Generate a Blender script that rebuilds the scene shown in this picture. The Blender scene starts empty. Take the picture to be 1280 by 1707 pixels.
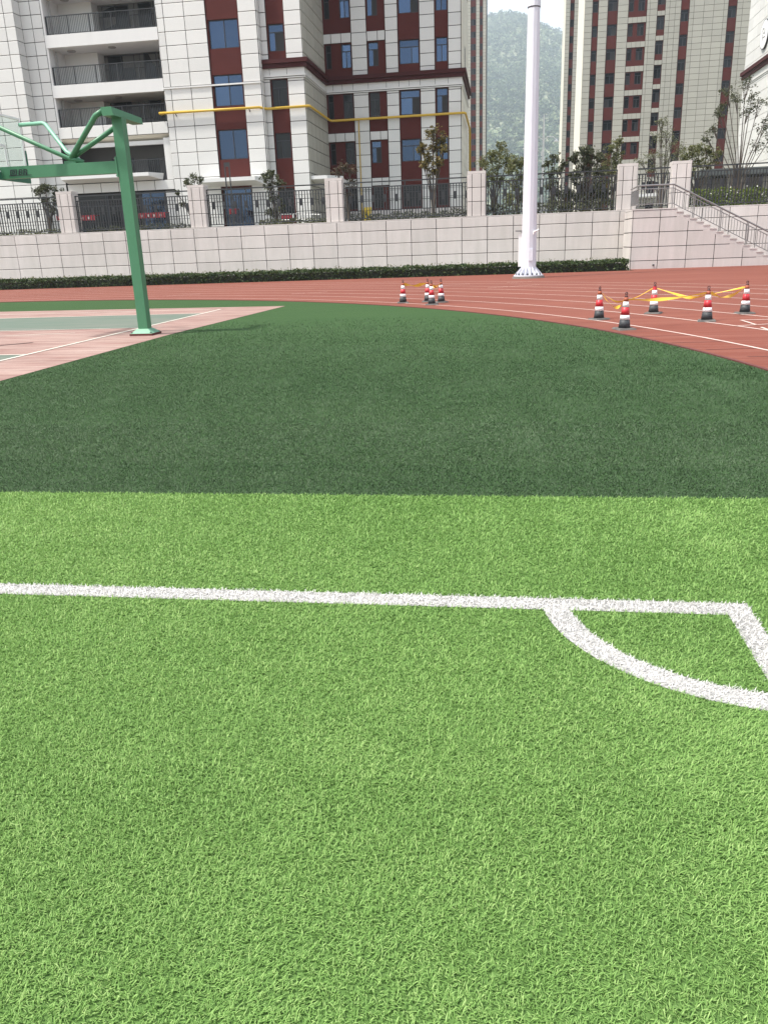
import bpy, math, random
import numpy as np
from mathutils import Vector, Matrix

SC = bpy.context.scene
COL = SC.collection
rnd = random.Random(7)
rng = np.random.default_rng(11)

# ------------------------------------------------------------------ camera
# world axes follow the playing field: x along the goal line, y away from the camera
H = 1.55
PITCH = math.atan(441 / 1335.0)
ROLL = math.atan(0.0367)
YAW = math.radians(8.8)
cX = Vector((math.cos(YAW), math.sin(YAW), 0))
cY = Vector((-math.sin(YAW), math.cos(YAW), 0))
cZ = Vector((0, 0, 1))
cF = cY * math.cos(PITCH) - cZ * math.sin(PITCH)
cU0 = cY * math.sin(PITCH) + cZ * math.cos(PITCH)
cR = cX * math.cos(ROLL) - cU0 * math.sin(ROLL)
cU = cX * math.sin(ROLL) + cU0 * math.cos(ROLL)
cd = bpy.data.cameras.new("camera")
cam = bpy.data.objects.new("camera", cd)
COL.objects.link(cam)
cam.matrix_world = Matrix(((cR.x, cU.x, -cF.x, 0), (cR.y, cU.y, -cF.y, 0), (cR.z, cU.z, -cF.z, H), (0, 0, 0, 1)))
cd.sensor_fit = 'VERTICAL'
cd.sensor_height = 36.0
cd.sensor_width = 27.0
cd.lens = 1335 / 1707 * 36
cd.clip_start = 0.05
cd.clip_end = 5000
SC.camera = cam

# ------------------------------------------------------------------ sky, sun, exposure
SUN_EL = math.radians(62)
SUN_AZ = math.radians(25)      # from -x round towards the viewer
SUN_DIR = Vector((-math.cos(SUN_EL) * math.cos(SUN_AZ), -math.cos(SUN_EL) * math.sin(SUN_AZ), math.sin(SUN_EL)))
world = bpy.data.worlds.new("World")
SC.world = world
world.use_nodes = True
wn = world.node_tree
wn.nodes.clear()
sky = wn.nodes.new("ShaderNodeTexSky")
sky.sky_type = 'NISHITA'
sky.sun_disc = False
sky.sun_elevation = SUN_EL
sky.sun_rotation = math.atan2(SUN_DIR.x, SUN_DIR.y)
sky.air_density = 1.2
sky.dust_density = 5.0
sky.ozone_density = 1.0
bg = wn.nodes.new("ShaderNodeBackground")
bg.inputs["Strength"].default_value = 0.15
wo = wn.nodes.new("ShaderNodeOutputWorld")
veil = wn.nodes.new("ShaderNodeMix")      # thin high cloud veiling the blue evenly
veil.data_type = 'RGBA'
veil.inputs["Factor"].default_value = 0.5
veil.inputs["B"].default_value = (5.6, 5.8, 6.0, 1)
wn.links.new(sky.outputs[0], veil.inputs["A"])
wn.links.new(veil.outputs["Result"], bg.inputs["Color"])
wn.links.new(bg.outputs[0], wo.inputs["Surface"])
sl = bpy.data.lights.new("sun", 'SUN')
sl.energy = 3.6
sl.angle = math.radians(4)
sl.color = (1.0, 0.96, 0.9)
sun = bpy.data.objects.new("sun", sl)
COL.objects.link(sun)
sun.rotation_euler = SUN_DIR.to_track_quat('Z', 'Y').to_euler()
sun.location = (0, 0, 60)
SC.view_settings.view_transform = 'Standard'
SC.view_settings.look = 'None'
SC.view_settings.exposure = 0.85
SC.view_settings.gamma = 1
SC.view_settings.use_curve_mapping = False
SC.render.engine = 'CYCLES'
SC.cycles.max_bounces = 6
SC.cycles.diffuse_bounces = 3
SC.cycles.glossy_bounces = 3
SC.cycles.transmission_bounces = 4
SC.cycles.volume_bounces = 1
SC.cycles.transparent_max_bounces = 8
SC.cycles.use_adaptive_sampling = True
SC.cycles.use_denoising = True

# ------------------------------------------------------------------ materials
def mat(name, col, rough=0.7, metal=0.0, spec=0.5, noise=None, island=0.0, objrand=0.0, bump=None, coat=0.0):
    """noise = list of (scale, strength, colour, stretch) mixed over the base colour."""
    m = bpy.data.materials.new(name)
    m.use_nodes = True
    nt = m.node_tree
    b = nt.nodes["Principled BSDF"]
    b.inputs["Roughness"].default_value = rough
    b.inputs["Metallic"].default_value = metal
    b.inputs["Specular IOR Level"].default_value = spec
    if coat:
        b.inputs["Coat Weight"].default_value = coat
    rgb = nt.nodes.new("ShaderNodeRGB")
    rgb.outputs[0].default_value = (*col, 1)
    cur = rgb.outputs[0]
    geo = nt.nodes.new("ShaderNodeNewGeometry")
    if noise:
        for (sc, amt, c2, st) in noise:
            mp = nt.nodes.new("ShaderNodeMapping")
            mp.inputs["Scale"].default_value = st
            nt.links.new(geo.outputs["Position"], mp.inputs["Vector"])
            nz = nt.nodes.new("ShaderNodeTexNoise")
            nz.inputs["Scale"].default_value = sc
            nz.inputs["Detail"].default_value = 5
            nz.inputs["Roughness"].default_value = 0.62
            nt.links.new(mp.outputs[0], nz.inputs["Vector"])
            mr = nt.nodes.new("ShaderNodeMapRange")
            mr.inputs["From Min"].default_value = 0.35
            mr.inputs["From Max"].default_value = 0.68
            mr.inputs["To Max"].default_value = amt
            nt.links.new(nz.outputs["Fac"], mr.inputs["Value"])
            mx = nt.nodes.new("ShaderNodeMix")
            mx.data_type = 'RGBA'
            nt.links.new(mr.outputs[0], mx.inputs["Factor"])
            nt.links.new(cur, mx.inputs["A"])
            mx.inputs["B"].default_value = (*c2, 1)
            cur = mx.outputs["Result"]
    for amt, sock in ((island, "isl"), (objrand, "obj")):
        if amt:
            if sock == "isl":
                src = geo.outputs["Random Per Island"]
            else:
                oi = nt.nodes.new("ShaderNodeObjectInfo")
                src = oi.outputs["Random"]
            mr = nt.nodes.new("ShaderNodeMapRange")
            mr.inputs["To Min"].default_value = 1 - amt
            mr.inputs["To Max"].default_value = 1 + amt
            nt.links.new(src, mr.inputs["Value"])
            hs = nt.nodes.new("ShaderNodeHueSaturation")
            nt.links.new(mr.outputs[0], hs.inputs["Value"])
            nt.links.new(cur, hs.inputs["Color"])
            cur = hs.outputs[0]
    nt.links.new(cur, b.inputs["Base Color"])
    if bump:
        sc, dist = bump
        nz = nt.nodes.new("ShaderNodeTexNoise")
        nz.inputs["Scale"].default_value = sc
        nz.inputs["Detail"].default_value = 4
        nt.links.new(geo.outputs["Position"], nz.inputs["Vector"])
        bp = nt.nodes.new("ShaderNodeBump")
        bp.inputs["Distance"].default_value = dist
        bp.inputs["Strength"].default_value = 0.8
        nt.links.new(nz.outputs["Fac"], bp.inputs["Height"])
        nt.links.new(bp.outputs[0], b.inputs["Normal"])
    return m

def room_glass(name, tint, col, refl):
    m = mat(name, col, 0.06, metal=0.85, objrand=0.25)
    nt = m.node_tree
    tr = nt.nodes.new("ShaderNodeBsdfTransparent")
    tr.inputs["Color"].default_value = (*tint, 1)
    ms = nt.nodes.new("ShaderNodeMixShader")
    ms.inputs[0].default_value = refl
    nt.links.new(tr.outputs[0], ms.inputs[1])
    nt.links.new(nt.nodes["Principled BSDF"].outputs[0], ms.inputs[2])
    nt.links.new(ms.outputs[0], nt.nodes["Material Output"].inputs["Surface"])
    return m

def leaf_mat(name, c0, c1, trans=0.25, rough=0.55):
    m = bpy.data.materials.new(name)
    m.use_nodes = True
    nt = m.node_tree
    b = nt.nodes["Principled BSDF"]
    b.inputs["Roughness"].default_value = rough
    b.inputs["Specular IOR Level"].default_value = 0.35
    geo = nt.nodes.new("ShaderNodeNewGeometry")
    mx = nt.nodes.new("ShaderNodeMix")
    mx.data_type = 'RGBA'
    nt.links.new(geo.outputs["Random Per Island"], mx.inputs["Factor"])
    mx.inputs["A"].default_value = (*c0, 1)
    mx.inputs["B"].default_value = (*c1, 1)
    nt.links.new(mx.outputs["Result"], b.inputs["Base Color"])
    tr = nt.nodes.new("ShaderNodeBsdfTranslucent")
    nt.links.new(mx.outputs["Result"], tr.inputs["Color"])
    ms = nt.nodes.new("ShaderNodeMixShader")
    ms.inputs[0].default_value = trans
    nt.links.new(b.outputs[0], ms.inputs[1])
    nt.links.new(tr.outputs[0], ms.inputs[2])
    nt.links.new(ms.outputs[0], nt.nodes["Material Output"].inputs["Surface"])
    return m

def blade_mat(name, c0, c1, c2, trans=0.3):
    """turf fibres: colour runs with the per-fibre attribute 'tone'."""
    m = bpy.data.materials.new(name)
    m.use_nodes = True
    nt = m.node_tree
    b = nt.nodes["Principled BSDF"]
    b.inputs["Roughness"].default_value = 0.6
    b.inputs["Specular IOR Level"].default_value = 0.2
    at = nt.nodes.new("ShaderNodeAttribute")
    at.attribute_name = "tone"
    cr = nt.nodes.new("ShaderNodeValToRGB")
    cr.color_ramp.elements[0].color = (*c0, 1)
    cr.color_ramp.elements[1].color = (*c2, 1)
    e = cr.color_ramp.elements.new(0.5)
    e.color = (*c1, 1)
    nt.links.new(at.outputs["Fac"], cr.inputs[0])
    nt.links.new(cr.outputs[0], b.inputs["Base Color"])
    tr = nt.nodes.new("ShaderNodeBsdfTranslucent")
    nt.links.new(cr.outputs[0], tr.inputs["Color"])
    ms = nt.nodes.new("ShaderNodeMixShader")
    ms.inputs[0].default_value = trans
    nt.links.new(b.outputs[0], ms.inputs[1])
    nt.links.new(tr.outputs[0], ms.inputs[2])
    nt.links.new(ms.outputs[0], nt.nodes["Material Output"].inputs["Surface"])
    return m

ONE = (1, 1, 1)
M = {}
M['earth'] = mat('earth', (0.16, 0.14, 0.11), 0.95, noise=[(0.5, 0.7, (0.10, 0.11, 0.06), ONE)])
M['terrace'] = mat('terrace', (0.24, 0.23, 0.21), 0.9, noise=[(0.4, 0.7, (0.13, 0.15, 0.08), ONE)])
M['track'] = mat('track', (0.180, 0.054, 0.036), 0.92, spec=0.15, bump=(90, 0.006), noise=[
    (0.9, 0.65, (0.135, 0.036, 0.025), (0.35, 1.6, 1)), (0.25, 0.6, (0.245, 0.092, 0.066), (0.5, 1.4, 1)),
    (60, 0.45, (0.11, 0.030, 0.020), ONE), (3.2, 0.5, (0.105, 0.032, 0.024), (0.14, 3.0, 1)), (1.7, 0.35, (0.27, 0.125, 0.095), (0.12, 3.5, 1))])
M['track_edge'] = mat('track_edge', (0.10, 0.026, 0.022), 0.9)
M['white_paint'] = mat('white_paint', (0.60, 0.49, 0.44), 0.75, noise=[(2.0, 0.5, (0.38, 0.24, 0.20), ONE), (14, 0.3, (0.40, 0.26, 0.22), ONE)])
M['court_pink'] = mat('court_pink', (0.235, 0.128, 0.108), 0.9, spec=0.15, noise=[
    (0.7, 0.85, (0.34, 0.245, 0.21), (0.6, 1.8, 1)), (1.6, 0.85, (0.145, 0.068, 0.058), (0.3, 2.6, 1)), (3.5, 0.6, (0.40, 0.33, 0.29), (0.3, 2.2, 1)), (40, 0.3, (0.16, 0.085, 0.075), ONE)])
M['court_green'] = mat('court_green', (0.110, 0.142, 0.116), 0.9, spec=0.15, noise=[
    (0.7, 0.85, (0.165, 0.165, 0.145), (0.4, 1.8, 1)), (2.0, 0.6, (0.08, 0.125, 0.09), (0.3, 2.5, 1))])
M['court_line'] = mat('court_line', (0.55, 0.52, 0.45), 0.75, noise=[(3, 0.5, (0.36, 0.28, 0.25), ONE)])
M['scuff'] = mat('scuff', (0.09, 0.05, 0.045), 0.9)
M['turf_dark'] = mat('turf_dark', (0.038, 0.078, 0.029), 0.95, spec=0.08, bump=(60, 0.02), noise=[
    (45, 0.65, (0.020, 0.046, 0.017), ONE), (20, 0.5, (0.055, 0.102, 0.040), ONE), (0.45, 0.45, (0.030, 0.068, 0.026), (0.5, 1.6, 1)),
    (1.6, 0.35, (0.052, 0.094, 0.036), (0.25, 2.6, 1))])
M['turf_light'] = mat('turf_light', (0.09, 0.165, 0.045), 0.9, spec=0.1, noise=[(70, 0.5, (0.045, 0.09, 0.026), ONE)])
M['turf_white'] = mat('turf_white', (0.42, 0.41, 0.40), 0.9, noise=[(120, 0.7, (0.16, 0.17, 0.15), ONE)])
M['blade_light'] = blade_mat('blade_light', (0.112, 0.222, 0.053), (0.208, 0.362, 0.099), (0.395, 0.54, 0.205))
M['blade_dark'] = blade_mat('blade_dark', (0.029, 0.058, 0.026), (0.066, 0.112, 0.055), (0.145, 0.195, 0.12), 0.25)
M['blade_white'] = blade_mat('blade_white', (0.46, 0.455, 0.44), (0.66, 0.65, 0.635), (0.79, 0.775, 0.755), 0.25)
M['grout'] = mat('grout', (0.022, 0.021, 0.021), 0.95, spec=0.1)
M['tile'] = mat('tile', (0.64, 0.635, 0.61), 0.42, spec=0.45, objrand=0.05, island=0.05,
                noise=[(0.5, 0.5, (0.58, 0.585, 0.56), (1, 1, 2.5)), (9, 0.22, (0.53, 0.52, 0.50), (0.5, 0.5, 2))])
M['tile_wall'] = mat('tile_wall', (0.605, 0.565, 0.54), 0.5, spec=0.35, objrand=0.06, island=0.06,
                     noise=[(0.45, 0.6, (0.57, 0.52, 0.50), ONE), (7, 0.25, (0.50, 0.475, 0.455), (0.5, 0.5, 2)), (1.3, 0.45, (0.45, 0.43, 0.40), (2.5, 2.5, 0.30)), (0.8, 0.3, (0.42, 0.40, 0.365), (3.5, 1, 0.6))])
M['tile_tower'] = mat('tile_tower', (0.37, 0.36, 0.31), 0.6, spec=0.3, objrand=0.05, island=0.05, noise=[(0.2, 0.5, (0.33, 0.325, 0.285), ONE)])
M['tile_cream'] = mat('tile_cream', (0.64, 0.61, 0.52), 0.6, objrand=0.03, island=0.03, noise=[(0.3, 0.4, (0.6, 0.57, 0.49), ONE)])
M['grout_pale'] = mat('grout_pale', (0.05, 0.048, 0.042), 0.9)
M['plaster'] = mat('plaster', (0.66, 0.66, 0.645), 0.8, noise=[(0.8, 0.35, (0.58, 0.58, 0.57), (2, 2, 0.4))])
M['plaster_grey'] = mat('plaster_grey', (0.30, 0.295, 0.285), 0.85, noise=[(0.8, 0.5, (0.24, 0.235, 0.23), (1, 1, 0.5))])
M['balcony_grey'] = mat('balcony_grey', (0.135, 0.133, 0.13), 0.85, noise=[(0.8, 0.5, (0.10, 0.10, 0.098), (1, 1, 0.5))])  # darker than plaster_grey: shade of the balcony recess put into the colour
M['red_clad'] = mat('red_clad', (0.084, 0.022, 0.019), 0.75, spec=0.12, objrand=0.08, noise=[(0.6, 0.6, (0.066, 0.018, 0.017), (1, 1, 2)), (5, 0.3, (0.105, 0.030, 0.025), (0.3, 0.3, 6))])
M['red_cornice'] = mat('red_cornice', (0.056, 0.014, 0.014), 0.65, spec=0.15)
M['frame_dark'] = mat('frame_dark', (0.020, 0.023, 0.030), 0.45)
M['void'] = mat('void', (0.012, 0.012, 0.013), 0.6)
M['glass_blue'] = room_glass('glass_blue', (0.28, 0.36, 0.46), (0.10, 0.155, 0.255), 0.66)
M['glass_dark'] = mat('glass_dark', (0.012, 0.015, 0.017), 0.10, spec=0.28, objrand=0.5)
M['curtain'] = mat('curtain', (0.55, 0.55, 0.53), 0.9)
M['metal_black'] = mat('metal_black', (0.022, 0.025, 0.028), 0.5)
M['steel'] = mat('steel', (0.26, 0.255, 0.25), 0.35, metal=0.6)
M['green_paint'] = mat('green_paint', (0.060, 0.195, 0.100), 0.42, spec=0.4, noise=[(1.2, 0.5, (0.078, 0.225, 0.125), (3, 3, 0.5)), (18, 0.25, (0.045, 0.15, 0.078), ONE)])
M['white_pole'] = mat('white_pole', (0.69, 0.705, 0.765), 0.4, spec=0.4, noise=[(0.5, 0.5, (0.60, 0.62, 0.69), (3, 3, 0.4)), (6, 0.3, (0.48, 0.48, 0.5), (3, 3, 0.2))])
M['concrete'] = mat('concrete', (0.15, 0.135, 0.12), 0.9, noise=[(4, 0.5, (0.09, 0.08, 0.07), ONE)])
M['white_frame'] = mat('white_frame', (0.75, 0.75, 0.74), 0.45)
M['yellow_pipe'] = mat('yellow_pipe', (0.52, 0.33, 0.03), 0.45)
M['yellow_plastic'] = mat('yellow_plastic', (0.70, 0.50, 0.03), 0.45)
M['cone_black'] = mat('cone_black', (0.028, 0.032, 0.036), 0.6, noise=[(8, 0.4, (0.05, 0.052, 0.055), ONE)])
M['cone_white'] = mat('cone_white', (0.76, 0.76, 0.77), 0.45, noise=[(10, 0.2, (0.6, 0.6, 0.6), ONE)])
M['cone_red'] = mat('cone_red', (0.48, 0.025, 0.035), 0.45, noise=[(10, 0.3, (0.36, 0.02, 0.03), ONE)])
M['cone_tip'] = mat('cone_tip', (0.30, 0.075, 0.035), 0.6)
M['cone_knob'] = mat('cone_knob', (0.085, 0.03, 0.028), 0.6)
M['cone_base'] = mat('cone_base', (0.075, 0.073, 0.07), 0.85, noise=[(6, 0.6, (0.15, 0.135, 0.12), ONE)])
M['tape'] = mat('tape', (0.78, 0.46, 0.045), 0.5)
M['red_cloth'] = mat('red_cloth', (0.22, 0.014, 0.022), 0.8)
M['white_marks'] = mat('white_marks', (0.38, 0.30, 0.29), 0.8)
M['bark'] = mat('bark', (0.075, 0.06, 0.048), 0.9, noise=[(20, 0.5, (0.12, 0.10, 0.08), (1, 1, 0.2))])
M['hedge'] = leaf_mat('hedge', (0.014, 0.034, 0.010), (0.062, 0.098, 0.024), 0.15)
M['hedge_core'] = mat('hedge_core', (0.013, 0.018, 0.009), 0.95)
M['leaf_dark'] = leaf_mat('leaf_dark', (0.032, 0.042, 0.021), (0.12, 0.13, 0.066), 0.3)
M['leaf_green'] = leaf_mat('leaf_green', (0.06, 0.075, 0.024), (0.20, 0.205, 0.08), 0.35)
M['leaf_yellow'] = leaf_mat('leaf_yellow', (0.045, 0.052, 0.016), (0.20, 0.15, 0.04), 0.25)
M['leaf_brown'] = leaf_mat('leaf_brown', (0.035, 0.03, 0.018), (0.12, 0.085, 0.045), 0.2)
M['leaf_olive'] = leaf_mat('leaf_olive', (0.07, 0.08, 0.042), (0.20, 0.21, 0.11), 0.3)
M['leaf_bright'] = leaf_mat('leaf_bright', (0.05, 0.09, 0.01), (0.20, 0.26, 0.04), 0.3)
M['hill'] = mat('hill', (0.12, 0.14, 0.08), 0.95, noise=[(0.007, 0.6, (0.07, 0.10, 0.05), ONE), (0.055, 0.8, (0.25, 0.26, 0.17), (0.2, 0.5, 3.0))])
M['hill_leaf'] = blade_mat('hill_leaf', (0.012, 0.032, 0.016), (0.060, 0.100, 0.048), (0.27, 0.32, 0.18), 0.15)

# ------------------------------------------------------------------ builders
ORG = {}

def org(p):
    return ORG.get(p, Vector((0, 0, 0))) if p is not None else Vector((0, 0, 0))

class MB:
    def __init__(self):
        self.v = []
        self.f = []
    def hexa(self, p):
        n = len(self.v)
        self.v += [tuple(q) for q in p]
        for a in ((0, 3, 2, 1), (4, 5, 6, 7), (0, 1, 5, 4), (1, 2, 6, 5), (2, 3, 7, 6), (3, 0, 4, 7)):
            self.f.append(tuple(n + i for i in a))
        return self
    def box(self, x0, x1, y0, y1, z0, z1):
        return self.hexa([(x0, y0, z0), (x1, y0, z0), (x1, y1, z0), (x0, y1, z0), (x0, y0, z1), (x1, y0, z1), (x1, y1, z1), (x0, y1, z1)])
    def bar(self, a, b, w, h, up=(0, 0, 1)):
        a, b = Vector(a), Vector(b)
        d = (b - a).normalized()
        u = Vector(up)
        s = d.cross(u)
        if s.length < 1e-4:
            s = d.cross(Vector((1, 0, 0)))
        s.normalize()
        t = s.cross(d).normalized()
        s, t = s * w / 2, t * h / 2
        return self.hexa([a - s - t, a + s - t, b + s - t, b - s - t, a - s + t, a + s + t, b + s + t, b - s + t])
    def quad(self, a, b, c, d):
        n = len(self.v)
        self.v += [tuple(a), tuple(b), tuple(c), tuple(d)]
        self.f.append((n, n + 1, n + 2, n + 3))
        return self
    def poly(self, pts):
        n = len(self.v)
        self.v += [tuple(p) for p in pts]
        self.f.append(tuple(range(n, n + len(pts))))
        return self
    def prism(self, pts, off):
        """polygon pts extruded by vector off"""
        n = len(self.v)
        k = len(pts)
        self.v += [tuple(p) for p in pts] + [tuple(Vector(p) + Vector(off)) for p in pts]
        self.f.append(tuple(range(n, n + k)))
        self.f.append(tuple(range(n + 2 * k - 1, n + k - 1, -1)))
        for i in range(k):
            j = (i + 1) % k
            self.f.append((n + i, n + k + i, n + k + j, n + j))
        return self
    def tube(self, pts, r, n=8, caps=True):
        pts = [Vector(p) for p in pts]
        rs = r if isinstance(r, (list, tuple)) else [r] * len(pts)
        base = len(self.v)
        ref = None
        for i, p in enumerate(pts):
            d = (pts[min(i + 1, len(pts) - 1)] - pts[max(i - 1, 0)]).normalized()
            if ref is None:
                ref = Vector((0, 0, 1)) if abs(d.z) < 0.9 else Vector((1, 0, 0))
            s = d.cross(ref)
            if s.length < 1e-3:
                s = d.cross(Vector((0, 1, 0)))
            s.normalize()
            t = s.cross(d).normalized()
            ref = t
            for k in range(n):
                a = 2 * math.pi * k / n
                self.v.append(tuple(p + (s * math.cos(a) + t * math.sin(a)) * rs[i]))
        for i in range(len(pts) - 1):
            for k in range(n):
                k2 = (k + 1) % n
                self.f.append((base + i * n + k, base + i * n + k2, base + (i + 1) * n + k2, base + (i + 1) * n + k))
        if caps:
            self.f.append(tuple(base + k for k in range(n - 1, -1, -1)))
            e = base + (len(pts) - 1) * n
            self.f.append(tuple(e + k for k in range(n)))
        return self
    def lathe(self, c, prof, n=24, caps=True):
        base = len(self.v)
        for (r, z) in prof:
            for k in range(n):
                a = 2 * math.pi * k / n
                self.v.append((c[0] + r * math.cos(a), c[1] + r * math.sin(a), c[2] + z))
        for i in range(len(prof) - 1):
            for k in range(n):
                k2 = (k + 1) % n
                self.f.append((base + i * n + k, base + i * n + k2, base + (i + 1) * n + k2, base + (i + 1) * n + k))
        if caps:
            self.f.append(tuple(base + k for k in range(n - 1, -1, -1)))
            e = base + (len(prof) - 1) * n
            self.f.append(tuple(e + k for k in range(n)))
        return self
    def mesh(self, name, material, off=Vector((0, 0, 0)), smooth=False):
        me = bpy.data.meshes.new(name)
        me.from_pydata([(x - off.x, y - off.y, z - off.z) for x, y, z in self.v], [], self.f)
        me.materials.append(material)
        if smooth:
            me.polygons.foreach_set("use_smooth", [True] * len(me.polygons))
        me.update()
        return me
    def build(self, name, material, parent=None, smooth=False, loc=None):
        o = Vector(loc) if loc is not None else org(parent)
        me = self.mesh(name, material, o, smooth)
        ob = bpy.data.objects.new(name, me)
        COL.objects.link(ob)
        ORG[ob] = o.copy()
        if parent is not None:
            ob.parent = parent
            ob.location = o - org(parent)
        else:
            ob.location = o
        return ob

def tag(o, label=None, cat=None, group=None, kind=None):
    if label:
        o['label'] = label
    if cat:
        o['category'] = cat
    if group:
        o['group'] = group
    if kind:
        o['kind'] = kind
    return o

def thing(name, label, cat, loc, group=None):
    o = bpy.data.objects.new(name, None)
    COL.objects.link(o)
    o.location = loc
    o.empty_display_size = 0.2
    ORG[o] = Vector(loc)
    return tag(o, label, cat, group)

def inst(name, me, parent, loc):
    ob = bpy.data.objects.new(name, me)
    COL.objects.link(ob)
    loc = Vector(loc)
    ORG[ob] = loc.copy()
    if parent is not None:
        ob.parent = parent
        ob.location = loc - org(parent)
    else:
        ob.location = loc
    return ob

KIDS = {}

def copy_tree(o, parent=None):
    c = o.copy()
    COL.objects.link(c)
    if parent is not None:
        c.parent = parent
    for ch in [x for x in SCENE_OBJS() if x.parent == o]:
        copy_tree(ch, c)
    return c

def SCENE_OBJS():
    return list(COL.objects)

# --- tiles -----------------------------------------------------------------
TILE_ME = {}
TILES = {}

def tile_mesh(o, w, h, t, material, name):
    key = (o, round(w, 2), round(h, 2), t, material.name)
    if key in TILE_ME:
        return TILE_ME[key]
    mb = MB()
    tile_geo(mb, o, 0, 0, 0, w, h, t)
    TILE_ME[key] = mb.mesh(name, material)
    return TILE_ME[key]

def tile_geo(mb, o, x, y, z, w, h, t):
    b = min(0.012, w * 0.1)
    a0, a1, c0, c1 = -w / 2, w / 2, -h / 2, h / 2
    back = [(a0, 0, c0), (a1, 0, c0), (a1, 0, c1), (a0, 0, c1)]
    mid = [(a, -t + b * 0.6, c) for a, _, c in back]
    fr = [(a0 + b, -t, c0 + b), (a1 - b, -t, c0 + b), (a1 - b, -t, c1 - b), (a0 + b, -t, c1 - b)]
    pts = back + mid + fr
    if o == 'l':      # faces -x
        pts = [(q[1], -q[0], q[2]) for q in pts]
    elif o == 'r':    # faces +x
        pts = [(-q[1], q[0], q[2]) for q in pts]
    n = len(mb.v)
    mb.v += [(x + q[0], y + q[1], z + q[2]) for q in pts]
    for s in (0, 4):
        for k in range(4):
            k2 = (k + 1) % 4
            mb.f.append((n + s + k, n + s + k2, n + s + 4 + k2, n + s + 4 + k))
    mb.f.append((n + 8, n + 9, n + 10, n + 11))

def rows(z0, z1, start, step, sliver=0.12):
    k0 = math.ceil((z0 - start) / step - 1e-6)
    zs = [z0]
    k = k0
    while start + k * step < z1 - sliver:
        z = start + k * step
        if z > z0 + sliver:
            zs.append(z)
        k += 1
    zs.append(z1)
    return zs

def grid(own, o, plane, cuts_a, cuts_z, m='tile', gap=0.042, t=0.05, name='tile', jitter=0.004):
    """queue tiles on a facade; o = 'f' (faces -y), 'l' (-x), 'r' (+x); a = x or y"""
    L = TILES.setdefault(own, [])
    for i in range(len(cuts_a) - 1):
        w = cuts_a[i + 1] - cuts_a[i] - gap
        for j in range(len(cuts_z) - 1):
            h = cuts_z[j + 1] - cuts_z[j] - gap
            if w < 0.04 or h < 0.04:
                continue
            a = (cuts_a[i] + cuts_a[i + 1]) / 2
            z = (cuts_z[j] + cuts_z[j + 1]) / 2
            jj = rnd.uniform(-jitter, jitter)
            p = (a, plane + jj, z) if o == 'f' else (plane + jj, a, z)
            L.append((o, p, w, h, t, m, name))

def seen_px(p, w, h, o):
    d = Vector(p) - Vector((0, 0, H))
    dep = d.dot(cF)
    if dep < 0.1:
        return 0
    x, y = d.dot(cR) / dep * 1335, d.dot(cU) / dep * 1335
    if abs(x) > 650 or abs(y) > 865:
        return 0
    nrm = {'f': Vector((0, -1, 0)), 'l': Vector((-1, 0, 0)), 'r': Vector((1, 0, 0))}[o]
    c = -d.normalized().dot(nrm)
    return max(c, 0) * w * h / dep ** 2

def flush_tiles(limit=300):
    for own, L in TILES.items():
        L = sorted(L, key=lambda q: -seen_px(q[1], q[2], q[3], q[0]))
        rest = {}
        for k, (o, p, w, h, t, m, name) in enumerate(L):
            if k < limit and seen_px(p, w, h, o) > 0:
                inst(name, tile_mesh(o, w, h, t, M[m], name), own, p)
            else:
                mb = rest.setdefault((m, name), MB())
                tile_geo(mb, o, p[0], p[1], p[2], w, h, t)
        for (m, name), mb in rest.items():
            tag(mb.build(name + '_field', M[m], own), kind='stuff')
    TILES.clear()

# --- cladding with openings and windows --------------------------------------
def clad(own, o, plane, a0, a1, z0, z1, holes, m='red_clad', depth=0.28, proud=0.05, name='red_panel'):
    """wall strip with real window openings"""
    au = sorted({a0, a1, *[min(max(h[0], a0), a1) for h in holes], *[min(max(h[1], a0), a1) for h in holes]})
    zu = sorted({z0, z1, *[min(max(h[2], z0), z1) for h in holes], *[min(max(h[3], z0), z1) for h in holes]})
    mb = MB()
    for i in range(len(au) - 1):
        if au[i + 1] - au[i] < 0.004:
            continue
        run = None
        for j in range(len(zu) - 1):
            ac, zc = (au[i] + au[i + 1]) / 2, (zu[j] + zu[j + 1]) / 2
            solid = not any(h[0] <= ac <= h[1] and h[2] <= zc <= h[3] for h in holes)
            if solid:
                if run is None:
                    run = [zu[j], zu[j + 1]]
                else:
                    run[1] = zu[j + 1]
            if (not solid or j == len(zu) - 2) and run is not None:
                mb.box(au[i], au[i + 1], plane + proud, plane + depth, run[0], run[1])
                run = None
    return mb.build(name, M[m], own)

PANE_ME = {}

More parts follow.
